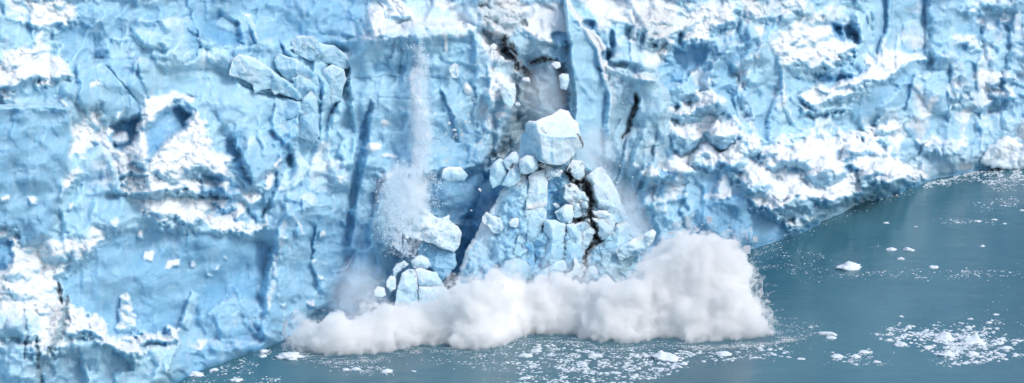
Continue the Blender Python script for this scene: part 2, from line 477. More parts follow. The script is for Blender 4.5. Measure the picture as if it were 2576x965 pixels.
L([(1690,100),(1760,60),(1960,60),(1960,260),(1930,340),(1860,300),(1820,250),(1740,230),(1690,200)], -1.6, 14, (.004,.0), 12, blue=.42, fr=.7)
L([(1560,480),(1700,400),(1800,430),(1890,540),(1900,640),(1700,640),(1600,600)], .8, 14, (.004,-.004), 10, blue=.42, fr=.45)
L([(1750,520),(1840,490),(1900,500),(1990,560),(2030,578),(1900,640),(1750,640)], 1.2, 9, (.006,-.012), 6, blue=.72, fr=.15)
L([(1930,60),(1975,200),(1970,300),(1930,345),(1880,300),(1880,200)], .8, 10, (.012,0), 8, blue=.42, fr=.35)
L([(2210,270),(2280,200),(2345,180),(2350,130),(2470,150),(2480,380),(2420,430),(2310,462),(2250,400),(2200,340)], 2.0, 9, (.006,-.006), 8, blue=.28, fr=.5, snow=.22)
L([(2190,-150),(2330,-150),(2335,150),(2290,150),(2250,130),(2190,150)], -.6, 8, (.006,-.008), 6, blue=.45, fr=.35)
L([(2332,-150),(2450,-150),(2460,120),(2420,170),(2345,180)], 1.8, 6, (.004,-.01), 5, blue=.42, fr=.3)
L([(2450,-150),(2980,-150),(2980,420),(2470,430),(2460,150)], .6, 12, (.004,.004), 12, blue=.32, fr=.75, snow=.25)
L([(2470,290),(2530,280),(2545,350),(2475,430),(2440,430)], .8, 8, (.01,-.01), 6, blue=.45, fr=.3)

# ---- snow ledges and rubble (left)
S(TA((40,-60),(400,-60),(400,80),(350,95),(300,130),(270,165),(230,150),(200,110),(150,100),(90,110),(60,60)), .95, 1.0, .05)
S([(-420,150)]+TA((0,310),(40,260),(120,230),(180,190),(210,165),(240,250),(300,300),(345,330),(340,390),(250,400),(200,445),(150,390),(80,430),(70,490),(30,500),(0,480))+[(-420,260)], 1.0, 1.6, .045)
for p in (TA((200,445),(225,400),(270,430)), TA((455,445),(475,395),(515,435)), TA((305,495),(325,490),(345,545)),
          TA((585,560),(605,560),(610,600),(590,605)), TA((835,600),(870,595),(880,620),(840,625)),
          TA((1225,60),(1255,62),(1275,110),(1295,200),(1285,205),(1255,150)),
          TE((720,345),(730,295),(780,300),(760,350)), TE((825,385),(850,340),(900,350),(890,380)), TE((955,360),(975,355),(985,380),(965,385)),
          TE((0,30),(45,25),(40,55),(0,55)), TE((145,20),(180,15),(180,65),(155,65)), TE((338,55),(360,55),(358,95),(340,95)),
          TE((1035,425),(1070,415),(1050,440)), TE((1080,400),(1105,360),(1100,395)), TE((1118,330),(1140,322),(1135,348)), TE((680,210),(715,190),(715,240),(690,240)),
          TE((470,620),(495,615),(500,690),(480,690)), TE((605,530),(640,500),(655,540),(620,560)),
          TE((985,790),(1005,750),(1050,745),(1030,775),(1005,800)),
          TF((340,190),(350,180),(355,230),(325,240)), TF((270,360),(290,345),(310,360),(290,380)), TF((260,550),(290,540),(285,575),(265,570)), TF((130,560),(160,560),(155,580),(135,578)),
          TF((300,400),(350,445),(310,440))):
    S(p, 1.0, .55, .05, s=3, w=3)
S(TA((360,640),(400,550),(430,580),(440,600),(490,515),(530,560),(550,620),(560,650),(530,690),(570,745),(620,760),(700,760),(740,840),(790,800),(820,715),(870,680),(930,660),(960,600),(980,560),(1030,640),(1060,760),(1150,800),(1165,850),(1130,900),(1170,975),(620,975),(560,800),(500,720),(440,740),(430,800),(355,790)), 1.0, 1.6, .03, s=5, w=7)
L(TA((560,640),(610,600),(700,590),(690,690),(650,755),(610,765),(565,750)), -4.2, 7, (.03,.02), 5, blue=.75, fr=.5, snow=.1)
S(TA((655,765),(690,660),(735,500),(870,475),(985,485),(965,515),(880,520),(830,555),(790,590),(750,650),(735,760),(745,840),(690,830)), 1.0, 1.5, .02, s=5, w=6, gx=-.01)
L(TA((760,640),(830,560),(900,535),(955,575),(930,650),(850,690),(815,740),(745,830),(738,760)), -2.8, 6, (-.02,.02), 5, blue=.7, fr=.4, snow=.12)  # hollow's blue shade put into the ice colour
B(302,345,22,18,1.6,.6)
S([(310,470)]+TE((640,-60),(1170,-60),(1190,40),(1150,110),(1100,120),(1040,110),(1000,150),(940,180),(880,150),(820,180),(760,160),(705,105),(680,30)), 1.0, 1.4, .05, w=9)
S(TE((1010,100),(1080,130),(1160,160),(1300,165),(1330,140),(1330,190),(1260,200),(1190,215),(1130,190),(1060,160)), 1.0, 1.2, .05, s=5)
L([(500,455),(560,440),(600,470),(640,470),(660,500),(650,550),(590,555),(540,545),(505,510)], -1.4, 8, (0,.03), 8, blue=.6, fr=.8, snow=.35, rub=.8)
for p in (TE((1020,60),(1050,30),(1085,40),(1060,70)), TE((1090,80),(1100,40),(1160,30),(1140,70),(1110,90))): S(p, 1, 1.0, .05, 4, 4)
L(TA((1150,700),(1190,640),(1240,640),(1240,760),(1170,840),(1130,790)), -1.0, 8, (0,0), 6, blue=.7, fr=.6)
S(TE((1170,130),(1190,60),(1215,20),(1250,-20),(1290,-60),(1310,-10),(1300,60),(1240,100),(1200,140)), .9, 1.2, .03, 5, 6)
L(TB((30,965),(50,880),(120,790),(140,830),(100,900),(60,965)), .8, 5, (.03,0), 5, snow=.9, rub=.5)
C([(700,430),(690,470),(672,520),(655,545)], 7, 3.4, .95)
C([(760,460),(735,520),(700,560)], 8, 1.5, .5)
L(TB((180,740),(200,740),(240,800),(260,840),(240,920),(180,965),(100,965),(140,860),(180,840)), 1.6, 5, (.02,0), 5, snow=.35, blue=.2, fr=.3)
L(TB((300,720),(360,710),(390,800),(440,810),(470,920),(440,965),(260,965),(260,870)), 1.2, 6, (.012,0), 6, snow=.35, blue=.25, fr=.5)
S(TB((395,890),(460,885),(455,915),(400,920)), .9, .6, .05, 4, 4)
S(TA((300,980),(350,850),(400,840),(430,880),(380,920),(340,980)), .95, .8, .02, 5, 6)
L(TA((430,800),(500,720),(560,800),(620,975),(400,975),(430,880)), 1.6, 7, (.02,.01), 6, blue=.25, snow=.25, fr=.5)
L([(195,485),(310,490),(360,550),(290,570),(200,600),(150,560)], .6, 10, (.004,0), 8, blue=.3, fr=.35)
# rubble pile down the left edge
S([(-420,520)]+TE((0,180),(60,200),(110,240),(180,275),(220,240),(290,250),(345,205),(370,260),(420,240),(490,170),(530,200),(580,140),(625,135),(560,230),(500,290),(440,330),(380,350),(330,410),(290,455),(270,510),(330,530),(400,590),(450,660),(520,690),(600,760),(660,740),(700,725),(890,705),(880,770),(820,760),(720,760),(690,800),(700,860),(640,850),(610,800),(540,770),(470,720),(430,700),(400,750),(330,760),(270,790),(240,850),(170,850),(120,760),(60,740),(0,760))+[(-420,880)], .92, 2.0, .016, s=7, w=10)
L(TE((-400,230),(60,260),(65,330),(40,400),(-400,430)), -3.0, 8, (.02,0), 6, blue=.85, snow=.05, fr=.3, rub=.1)
B(315,806,27,34,1.2,.8,.1,.6,12,rub=.9); B(322,772,14,22,.9,.8,.1,.6,9,rub=.9); B(330,886,27,27,1.0,.75,.1,.6,12,rub=.9)
B(40,815,70,40,1.8,.4,.25,.5,8,rub=.4); B(60,915,60,50,1.4,.2,.4,.5,8)
C([(145,712),(150,740),(157,765)], 7, 2.6, .2, 3, dirt=1.0)
C([(170,745),(163,800),(150,850),(135,870),(110,900)], 9, 1.6, .2, 5, dirt=.85)
C([(92,850),(95,905),(105,970),(108,1010)], 8, 2.0, .5, 4, dirt=.6)
C([(62,780),(66,840),(62,900)], 5, 1.6, .6, 4, dirt=.3)
L([(130,765),(165,770),(168,810),(150,860),(120,870),(130,815)], .3, 10, (0,0), 7, dirt=.42)
# ---- cracks of the left half
C([(235,85),(238,150),(240,195)], 3, .9, .6); C([(270,165),(310,210),(345,260),(352,300),(330,340)], 3, 1.4, .7)
C([(345,165),(352,210),(375,250)], 6, 1.6, .7); C([(410,150),(480,162)], 5, .8, .55)
C([(190,165),(210,135),(260,145)], 9, 1.4, .6)
B(355,165,25,20,1.6,.15,.3); B(385,100,55,22,1.4,.2,.25,.5,8,rot=.25); B(300,120,60,30,1.2,.1,.35); B(430,75,45,30,1.0,.2,.3)
B(500,150,45,25,1.5,.25,.2); B(560,150,40,22,1.5,.3,.2,rot=.5); B(620,60,80,25,.8,.15,.4)
C([(455,160),(480,150),(505,118)], 4, 1.8, .8); C([(600,205),(640,222),(700,240),(750,258)], 5, 1.6, .75)
R([(280,100),(330,88),(358,98)], 12, .8, .3); R([(340,60),(400,50),(430,80),(425,105)], 14, 1.0, .35)
C([(800,115),(840,120),(872,128)], 12, 3.4, .95, 4); C([(815,85),(850,95),(885,95)], 12, 2.0, .8, 4)  # pocket also coloured deep blue for its shadow
C([(703,100),(715,130),(745,170)], 4, 2.2, .9, 3); C([(712,185),(735,210)], 5, 3.0, 1.0, 3); C([(780,185),(805,215),(805,250)], 9, 3.6, .95, 3)
C([(735,130),(790,150),(840,155)], 5, 2.2, .9); C([(645,235),(720,245),(760,255)], 8, 2.8, .85)
FO([(938,240),(930,300),(918,370),(902,480),(886,560),(870,625)], 26, 2.4, .62, 8)
L([(908,330),(932,250),(935,260),(925,380),(905,470),(880,620),(864,620),(880,480)], -1.2, 5, (.02,0), 3, blue=.85, fr=.1, snow=0)  # shaded band along the fold, painted in as deep blue
FO([(975,440),(955,500),(945,545),(928,625),(920,640)], 32, 3.4, .8, 7)
FO([(1010,640),(985,700),(975,760)], 30, 2.5, .8, 8)
FO([(800,560),(790,640),(800,740)], 24, 2.6, .8, 8)
FO([(590,300),(600,380),(640,470)], 26, 1.8, .6, 9)
FO([(1000,90),(985,160),(990,230)], 26, 1.8, .5, 9)
FO([(1200,200),(1195,290),(1210,370)], 24, 1.8, .5, 9)
FO([(60,0),(90,70),(80,140)], 26, 1.8, .5, 9)
FO([(470,20),(500,90),(520,140)], 30, 2.0, .7, 9)
FO([(655,20),(640,80),(650,120)], 22, 1.6, .6, 9)
FO([(872,222),(852,262),(830,305),(815,350)], 20, 3.0, .85, 6)
C([(805,260),(802,310),(800,350)], 6, 2.6, .8, 3); C([(755,290),(760,340),(768,350)], 4, 1.8, .8, 3)
C([(690,260),(680,300),(650,325)], 4, 1.6, .7, 3); C([(645,330),(700,312),(750,290)], 3, 1.0, .3); C([(725,370),(735,420),(725,450)], 10, 2.0, .85, 4)
R([(870,250),(845,310),(820,360)], 16, 1.2, .25, 4); R([(985,430),(955,520),(925,610)], 12, 1.4, .2, 4)
C([(855,560),(875,610),(868,660),(850,690)], 10, 1.6, .9, 5)
R([(850,684),(870,672),(885,650),(905,626)], 6, 1.0, .9, 2)
R([(755,520),(790,515),(835,508)], 16, 1.4, .35); B(780,505,25,20,1.2,.3)
L([(905,625),(940,620),(1000,660),(1000,760),(880,760),(870,690)], 1.0, 6, (-.02,-.01), 5, blue=.6, fr=.2)
FO([(1105,220),(1128,262),(1142,302),(1160,365)], 18, 2.4, .85, 6)
C([(1010,120),(1005,180)], 3, .8, .6); C([(870,200),(960,192),(1080,195),(1150,205)], 2.5, .7, .5, 3); C([(950,245),(1010,248),(1090,250)], 2.5, .7, .5, 3)
B(960,170,20,16,-.8,None,.7); B(1005,175,18,12,-1.0,None,.6)
S([(928,30),(960,5),(970,60),(965,85),(945,90),(928,70)], 1, 1.0, .05, 4, 4); S([(975,0),(1000,-4),(1020,25),(1030,50),(985,40)], 1, .8, .05, 4, 4)
C([(955,10),(965,30),(970,52)], 3, 1.6, .7, 2); C([(995,20),(1015,45)], 2.5, 1.4, .6, 2)
for x, y, rx, ry in ((968,308,14,8),(940,370,22,12),(978,395,24,6),(1120,95,9,10),(1120,110,6,22),(1143,180,10,18),(1175,225,10,14)):
    B(x, y, rx, ry, .5, .85, .1, .6, 5)
# falling powder has whitened the face along its track
L([(1030,115),(1062,120),(1075,165),(1050,200),(1065,260),(1085,340),(1075,375),(1060,430),(1035,420),(1045,300),(1028,200),(1050,160)], .2, 7, (0,0), 6, snow=.8, rub=.4)
L([(960,440),(1010,420),(1090,425),(1060,500),(1080,560),(1060,660),(1000,640),(980,560)], .8, 12, (0,0), 9, snow=.75, rub=.5)

# ---- centre column with dirt
S([(1235,118),(1252,110),(1262,140),(1268,160),(1250,170),(1262,200),(1270,240),(1240,280),(1225,240),(1230,160)], .95, 1.4, .0, 5, 5)
S(TC((-120,560),(-100,430),(-60,415),(-5,420),(-10,520),(-60,640)), .9, 1.2, .0, 5, 5)
for p in ([(1205,10),(1240,25),(1275,35),(1300,55)], [(1215,50),(1250,62),(1268,85),(1262,105)], [(1225,-20),(1250,10),(1290,30)],
          [(1270,120),(1295,160),(1330,190),(1345,225)], [(1310,195),(1302,245),(1300,300),(1290,350)], [(1290,350),(1265,380),(1235,392)],
          [(1268,130),(1290,115),(1300,140)], [(1330,165),(1365,150),(1400,150)], [(1265,90),(1275,120)]):
    C(p, 8, 1.6, .2, 8, dirt=1.5)
for p in ([(1295,180),(1300,240),(1298,300)], [(1300,40),(1330,60)], [(1320,185),(1350,235)]):
    C(p, 13, .8, .2, 9, dirt=1.0)
L([(1200,-20),(1290,-20),(1310,60),(1290,100),(1240,90),(1205,50)], .8, 12, (0,.03), 9, dirt=.3, snow=.5, fr=.8)
L([(1285,190),(1345,190),(1335,260),(1310,340),(1285,395),(1235,400),(1240,380),(1285,330)], -.8, 8, (0,0), 8, dirt=.5, rub=.7)
C([(1402,150),(1410,200),(1425,235),(1432,290)], 9, 3.4, 1.0, 3)
L([(1388,85),(1405,78),(1434,86),(1438,122),(1415,118),(1392,112)], -1.6, 5, (.02,.02), 4, blue=.55, snow=0, fr=.1); B(1480,62,14,12,-2.0,0,.8); B(1540,100,8,26,-2.4,0,.75,.5,3); B(1525,140,16,13,-2.0,0,.8,.5,3); B(1455,60,9,7,-1.2,0,.6)
R([(1425,8),(1434,80),(1442,150),(1460,210),(1500,260)], 8, .5, None, 2)
C([(1503,172),(1515,180),(1527,187)], 3.5, 1.6, .8, 1, dirt=.4)
B(1593,90,9,18,1.6,.7,.2,.5,3); B(1626,172,28,24,1.8,.3,.25,.5,3); B(1565,150,30,14,1.5,.3,.2,.5,4)
S([(1610,30),(1660,15),(1690,40),(1685,90),(1665,110),(1630,95),(1605,60)], .75, 1.4, .03, 8, 8, dirt=.3)
S([(1640,110),(1680,95),(1700,120),(1670,150)], .8, 1.2, .04, 6, 6, dirt=.25)
S([(1720,20),(1800,0),(1860,10),(1850,60),(1790,80),(1770,110),(1730,110)], .95, 1.2, .05, 8, 10)
S([(1590,195),(1605,188),(1630,196),(1650,200),(1640,208),(1600,205)], .8, .5, .04, 3, 3)
C([(1598,238),(1602,262),(1590,290),(1578,330),(1565,350)], 6, 3.4, .5, 3, dirt=1.0)
C([(1595,240),(1604,272),(1590,300)], 3, 2.0, .3, 2, dirt=1.2)
C([(1580,330),(1568,380),(1555,440),(1540,480)], 5, 1.8, .55, 3, dirt=.35)
C([(1645,370),(1630,420),(1610,470),(1600,490)], 7, 2.6, .95, 3, dirt=.15); C([(1560,300),(1540,340),(1530,370)], 4, 1.3, .7, 3)
C([(1600,380),(1640,372),(1680,360)], 1.8, .5, .4, 2); C([(1655,330),(1645,380),(1640,410)], 2.5, .9, .4, 3)
R([(1590,320),(1570,400),(1550,470)], 14, 1.4, .2, 4); R([(1625,320),(1605,380),(1580,450)], 16, 1.6, .1, 4); R([(1660,400),(1640,450)], 10, .8, .1, 3)
L([(1694,128),(1700,118),(1722,132),(1728,118),(1775,112),(1786,126),(1776,152),(1745,178),(1728,198),(1708,172),(1697,160)], -2.6, 6, (.03,.01), 5, blue=.7, snow=0, fr=.15)
for p in ([(1770,90),(1830,140),(1870,180)], [(1840,100),(1800,160),(1780,215)], [(1900,80),(1880,150),(1900,220)], [(1830,200),(1870,240),(1900,300)], [(1780,230),(1830,215),(1870,220)]):
    R(p, 20, 1.5, .2, 9)
for x, y, a, b, s_ in ((1835,105,40,30,.15),(1890,60,30,40,.2),(1720,235,40,30,.1),(1780,260,45,30,.5),(1920,160,25,50,.1),(1840,330,40,30,.3),(1885,210,25,30,.1)):
    B(x, y, a, b, 1.4, s_, .3, .5, 10)

# ---- rubble apron on the right
S([(1690,275),(1740,245),(1765,232),(1810,262),(1830,300),(1880,330),(1900,362),(1940,345),(1990,350),(2060,342),(2120,350),(2180,345),(2240,385),(2285,425),(2312,465),(2270,478),(2200,500),(2120,520),(2040,560),(2005,580),(1960,540),(1890,500),(1850,460),(1790,430),(1740,440),(1700,390),(1695,330)], .62, 2.6, .022, s=9, w=10, rub=1.3)
S([(1930,370),(1990,355),(2060,348),(2180,350),(2240,392),(2280,430),(2230,450),(2130,470),(2040,480),(1960,470),(1920,430)], .95, .8, .03, s=14, w=12, rub=1.3)
for x, y, a, b, h in ((1775,265,42,32,2.6),(1725,290,30,24,1.8),(1725,345,40,36,2.4),(1810,340,36,34,2.2),(1780,400,44,34,2.4),(1850,400,40,36,2.4),(1900,450,44,36,2.6),(1950,400,38,30,2.2),(1700,430,40,40,2.2),(1640,440,36,28,2.0),
                      (2010,400,44,30,2.4),(2080,430,50,34,2.6),(2150,400,44,32,2.4),(2200,440,46,34,2.6),(2260,455,36,26,2.0),(2020,500,44,36,2.4),(2100,500,46,26,2.0),(1960,520,40,40,2.2),(2160,380,36,20,1.8),(1890,370,30,22,1.6)):
    B(x, y, a, b, h*1.9, None, None, .55, 12)
    B(x, y-b*.25, a*.75, b*.45, .6, .95, .0, .5, 9)
S([(1790,482),(1840,478),(1842,492),(1800,500)], 1, .7, .05, 4, 4); S([(1900,482),(1930,495),(1925,520),(1895,505)], .9, .7, .05, 4, 4)
S([(1625,430),(1645,420),(1660,432),(1650,445),(1628,448)], 1, .6, .03, 3, 4); S([(1588,412),(1602,405),(1608,418),(1596,428)], 1, .4, .03, 3, 3)
C([(1560,520),(1590,500),(1700,440)], 5, .8, .4); B(1640,540,40,50,1.4,.25,.25); B(1590,560,30,40,1.2,.3,.25); B(1700,520,50,60,1.2,.2,.35)
for x, y in ((1780,340),(1750,375),(1810,370),(1870,360),(1840,430),(1905,400),(2055,405),(2110,390),(2230,425),(1990,440),(2130,440)):
    B(x, y, 16, 10, -.7, .2, .5, .8, 12)
# upper right white field
S([(1955,100),(1990,60),(2040,50),(2075,30),(2100,60),(2095,100),(2130,120),(2140,140),(2095,160),(2060,180),(2010,170),(1965,145)], 1.0, 1.4, .045, 8, 11)
S([(1860,-20),(1960,-20),(2040,20),(2000,40),(1930,50),(1880,40)], .6, 1.0, .04, 12, 10, dirt=.15)
L([(2092,62),(2104,48),(2120,70),(2140,55),(2164,66),(2160,98),(2140,88),(2120,110),(2096,98)], -2.4, 6, (.02,0), 6, blue=.75, snow=.05); C([(2097,60),(2100,90)], 4, 2.2, 1.0, 2); C([(2180,45),(2185,75)], 4, 2.2, 1.0, 2); C([(2145,85),(2155,105)], 6, 2.4, .95, 3)
R([(2120,70),(2128,108)], 12, 2.4, .3, 3); R([(2150,30),(2165,60),(2175,110)], 14, 1.8, .35, 4)
FO([(2232,-60),(2230,60),(2214,120),(2200,160)], 16, 2.6, .85, 4); FO([(2334,-120),(2332,60),(2330,155)], 26, 3.2, .9, 3)
C([(2255,90),(2250,125)], 4, 1.6, .7, 3)
B(2300,90,35,40,1.2,.3,.3); R([(2240,-20),(2236,80),(2215,130)], 12, 1.4, .3, 4)
S([(2090,215),(2120,195),(2165,188),(2190,160),(2220,140),(2240,125),(2260,145),(2320,145),(2330,160),(2290,165),(2270,175),(2230,205),(2190,212),(2150,225),(2110,220)], .92, 1.8, .05, 6, 8)
L([(2040,185),(2150,190),(2190,165),(2180,185),(2130,205),(2060,200)], -2.0, 6, (0,0), 5, blue=.8, snow=0)
B(2186,152,10,10,1.6,.9,.1,.5,3)
S([(2020,240),(2060,212),(2110,225),(2160,230),(2190,225),(2150,255),(2100,262),(2060,275),(2030,262)], .85, 1.6, .05, 6, 8)
S([(2010,290),(2060,285),(2100,290),(2140,275),(2140,268),(2100,270),(2060,270),(2020,270)], .5, 1.0, .05, 6, 7)
L([(2130,270),(2200,220),(2270,180),(2290,200),(2270,270),(2210,290),(2150,300)], -.6, 8, (.004,0), 6, blue=.55, fr=.25)
FO([(2300,185),(2290,240),(2276,290)], 22, 2.6, .8, 5)
FO([(1960,220),(1940,280),(1930,350)], 24, 2.0, .6, 8)
FO([(1870,170),(1850,240),(1860,300)], 26, 2.0, .6, 9)
FO([(2400,150),(2385,240),(2390,320)], 22, 1.8, .5, 8)
FO([(2470,60),(2460,160),(2470,260)], 24, 2.0, .5, 9)
FO([(1740,430),(1720,520),(1735,590)], 26, 1.8, .6, 9)
FO([(2545,90),(2530,200),(2540,320)], 22, 2.0, .5, 9)
FO([(1660,440),(1640,520),(1660,590)], 24, 2.0, .6, 8)
FO([(1590,60),(1580,120),(1590,180)], 20, 1.6, .4, 8)
FO([(1530,220),(1520,330),(1530,440)], 24, 2.2, .6, 7)
R([(1968,140),(1972,230),(1985,290),(2010,320),(2045,338)], 10, 1.6, .5, 5); R([(1990,230),(2010,265),(2050,285),(2060,325)], 12, 1.4, .4, 6); R([(2050,330),(2110,345)], 10, 1.0, .6)
C([(1980,170),(2000,200),(2050,205)], 7, 1.8, .7)
S([(2170,320),(2210,310),(2260,318),(2290,300),(2240,350),(2190,350)], .7, 1.2, .04, 6, 8); R([(2205,310),(2240,280),(2280,265)], 8, 1.0, .6, 4)
S([(2290,350),(2330,345),(2370,360),(2420,362),(2410,385),(2340,380)], .6, 1.4, .05, 8, 8)
L([(2270,385),(2330,372),(2400,390),(2420,365),(2470,380),(2440,430),(2310,462)], .8, 8, (0,-.02), 6, blue=.22, snow=.3, fr=.5, dirt=.1)
C([(2270,412),(2300,400),(2330,355)], 4, 1.6, .3, 6, dirt=.35); C([(2390,295),(2400,260),(2430,235)], 3, 1.0, .3, 5, dirt=.3)
R([(2440,283),(2460,300),(2475,340),(2472,390)], 8, 1.0, .5, 3); R([(2385,130),(2375,200),(2365,300)], 20, 1.2, .25, 7)
S([(2390,80),(2440,90),(2470,120),(2440,135),(2410,110)], .8, 1.0, .04, 6, 8); S([(2480,180),(2540,190),(2560,210),(2500,215),(2470,200)], .75, 1.2, .05, 6, 9)
S([(2480,230),(2540,225),(2550,250),(2500,250)], .6, 1.0, .04, 6, 8); S([(2420,0),(2500,-20),(2560,0),(2540,30),(2450,25)], .5, 1.0, .05, 10, 10)
B(2560,55,12,30,1.6,.6); C([(2525,60),(2540,80)], 8, 1.6, .8)
S([(2380,225),(2440,215),(2490,260),(2480,290),(2430,270),(2400,260)], .6, 1.4, .03, 8, 8, dirt=.12)
for x, y, a, b in ((2500,330,30,50),(2420,200,30,50),(2360,240,30,60),(2540,280,24,50),(2320,320,40,40),(2220,370,40,20)):
    B(x, y, a, b, 1.4, None, .3, .5, 10)
# dark wet foot where the ice stands in the water
yw = np.interp(GX, SHORE[:,0], SHORE[:,1])

# ---- fine structure everywhere
hb = fbm(GX/150, GY/150, 3, 31)
D += hb*2.4
wx = GX+WX*16; wy = GY+WY*16
def facets(sx, sy, s, amp, kk=5.0):
    x = wx/sx; y = wy/sy
    xi = np.floor(x).astype(np.int64); yi = np.floor(y).astype(np.int64)
    acc = 0
    for a_ in (-1, 0, 1):
        for b_ in (-1, 0, 1):
            i = xi+a_; j = yi+b_
            ox = x-(i+rnd(i, j, 1, s)); oy = y-(j+rnd(i, j, 2, s))
            v = .7*(rnd(i, j, 5, s)-.5)*2+1.0*((rnd(i, j, 6, s)-.5)*2*ox+(rnd(i, j, 7, s)-.5)*2*oy)-1.5*np.sqrt(ox*ox+oy*oy+.02)
            acc = acc+np.exp(kk*v)
    return amp*(np.log(acc)/kk+.3)
FD = facets(78, 100, 3, 4.2)+facets(33, 44, 9, .95)+facets(15, 19, 14, .28)
def slabs(u, v, s, A):
    """leaning fins: each rises sharply on its left edge and falls off to the right"""
    i = np.floor(u); f = u-i
    j = np.floor(v+rnd(i.astype(np.int64), 3, 0, s)*5); g = v+rnd(i.astype(np.int64), 3, 0, s)*5-j
    a = rnd(i.astype(np.int64), j.astype(np.int64), 1, s)
    env = np.clip(4*g*(1-g), 0, 1)**.6
    return A*(.25+a)*env*(1-f)*sstep(0, .15, f)
FD += slabs(GX/105+fbm(GX/170, GY/150, 4, 171)*1.1+GY/900, GY/170+WX*.1, 5, 4.0)
FD += slabs(GX/47+fbm(GX/80, GY/90, 3, 175)*.9+GY/500, GY/90+WY*.1, 6, .7)
# broken ledges: slope out downwards, then cut back
vv = GY/74+fbm(GX/120, GY/90, 4, 181)*1.0; fv = vv-np.floor(vv)
FD += fv*sstep(1, .93, fv)*2.0*sstep(-.15, .5, noise2(GX/110, GY/90, 185))
vv = GY/31+fbm(GX/60, GY/40, 4, 187)*.9; fv = vv-np.floor(vv)
FD += fv*sstep(1, .85, fv)*.35*sstep(-.15, .5, noise2(GX/60, GY/50, 188))
FD -= 2.2
def blur(A, n):
    for _ in range(n):
        A = (np.roll(A, 1, 0)+A*2+np.roll(A, -1, 0))/4; A = (np.roll(A, 1, 1)+A*2+np.roll(A, -1, 1))/4
    return A
D += FR*blur(FD, 2)
D += FR*((ridged(wx/80, wy/105, 3, 55, .4)-.6)*.9+fbm(wx/26, wy/30, 4, 57, .42)*.25+(ridged(wx/30, wy/120, 3, 58, .5)-.6)*.4)
# hanging flutes on the walls, level strata
D += (1-RB*.8)*(fbm(wx/22, wy/130, 3, 77, .4)*.26+fbm(wx/150, wy/6, 2, 91)*.07+fbm(wx/6, wy/8, 2, 95)*.035)
# lumps
def lump(sz, s):
    f1, f2, ci, cj, ox, oy = voro((GX+WX*9+WFX*3)/sz, (GY+WY*9+WFY*3)/(sz*.8), s)
    return np.sqrt(np.clip(1-f1*f1*1.15, 0, 1))*(.5+rnd(ci, cj, 3, s))
LP = lump(44, 61)*1.5+lump(21, 62)*.95+lump(10.5, 63)*.5+lump(5.6, 64)*.15
D += RB*(LP-1.5)*.8
D += (1-RB)*.06*(lump(13, 66)-.6)

# wave-cut foot
cut = np.exp(-np.clip(yw-4-GY, 0, 200)/5.0)
D -= .9*cut; BL = np.clip(BL+.55*cut, 0, 1); SN *= 1-.6*cut
# frost and crushed ice dusted over the rougher ice, thicker to the right
fz = fbm(wx/60, wy/75, 5, 141, .58)+.35*fbm(wx/9, wy/12, 2, 143)
SN = np.clip(SN+sstep(.02, .75, fz)*(.25+.32*sstep(900, 1500, GX))*sstep(.1, .5, FR)*(1-.8*sstep(.45, .8, BL)), 0, 1)
BL = np.clip(BL+.28*sstep(.1, -.7, fbm(wx/75, wy/100, 4, 151))*sstep(.1, .6, FR), 0, 1)
# ---- snow lies where the relief faces up; rubble undersides get shade as blue colour
def blur(A, n):
    for _ in range(n):
        A = (np.roll(A, 1, 0)+A*2+np.roll(A, -1, 0))/4; A = (np.roll(A, 1, 1)+A*2+np.roll(A, -1, 1))/4
    return A
gy_, gx_ = np.gradient(blur(D, 5), STEP)
up = sstep(.03, .15, gy_)
D = D*.6+blur(D, 1)*.4
g2, _ = np.gradient(blur(D, 2), STEP)
SN = np.clip(SN-.65*np.clip(RB, 0, 1)*sstep(.03, -.10, g2)+up*(.26+.3*RB)*(1-.75*sstep(.5, .9, BL))-.35*RB*sstep(.02, -.10, gy_), 0, 1)
BL = np.clip(BL+.35*sstep(.0, -.12, g2)*RB, 0, 1)  # bluer on down-facing rubble: shade put into the colour

SN = SN*.45+blur(SN, 4)*.55; BL = blur(BL, 2)
base = base_range(GX, GY)
# towards the waterline the relief fades so that the shore keeps its line
foot = sstep(-10, 34, yw-GY)
D = D*(.30+.70*foot)
rr = base-D
PX, PY, PZ = at_range(GX, GY, rr)
V = np.stack([PX, PY, PZ], -1)
ok = (PZ > -4.0)
ny, nx = GX.shape
idx = np.arange(nx*ny).reshape(ny, nx)
q = np.stack([idx[:-1,:-1], idx[1:,:-1], idx[1:,1:], idx[:-1,1:]], -1)
qok = ok[:-1,:-1] & ok[1:,:-1] & ok[1:,1:] & ok[:-1,1:]
F = q[qok]
used = np.zeros(nx*ny, bool); used[F.ravel()] = True
remap = np.cumsum(used)-1
cols = np.stack([SN, BL, DT, np.ones_like(SN)], -1).reshape(-1, 4)
me = np_mesh('glacier', V.reshape(-1, 3)[used], remap[F], True, cols[used])
glacier = tag(link('glacier', me, M_ICE), 'pale blue glacier front with snowy ledges and crevasses rising out of the water', None, None, 'structure')
# the glacier's upper surface runs back from the head of the face
back = []
n = nx
top = V[0]
far1 = top+np.array([0, 25, 10]); far2 = top+np.array([0, 160, 30])
VV = np.concatenate([top, far1, far2])
VV[n:, 2] += fbm(VV[n:,0]/18, VV[n:,1]/18, 4, 8)*5
FF = [(i, i+1, n+i+1, n+i) for i in range(n-1)]+[(n+i, n+i+1, 2*n+i+1, 2*n+i) for i in range(n-1)]
me = np_mesh('glacier_top', VV, np.array(FF), True, np.tile([.7, .1, .05, 1], (3*n, 1)))
link('upper_surface', me, M_ICE, glacier)
D_FIELD, GRID = D, (gx0, gy0, STEP)
def relief(x, y):
    i = int(np.clip((x-gx0)/STEP, 0, nx-1)); j = int(np.clip((y-gy0)/STEP, 0, ny-1))
    return float(D[j, i])
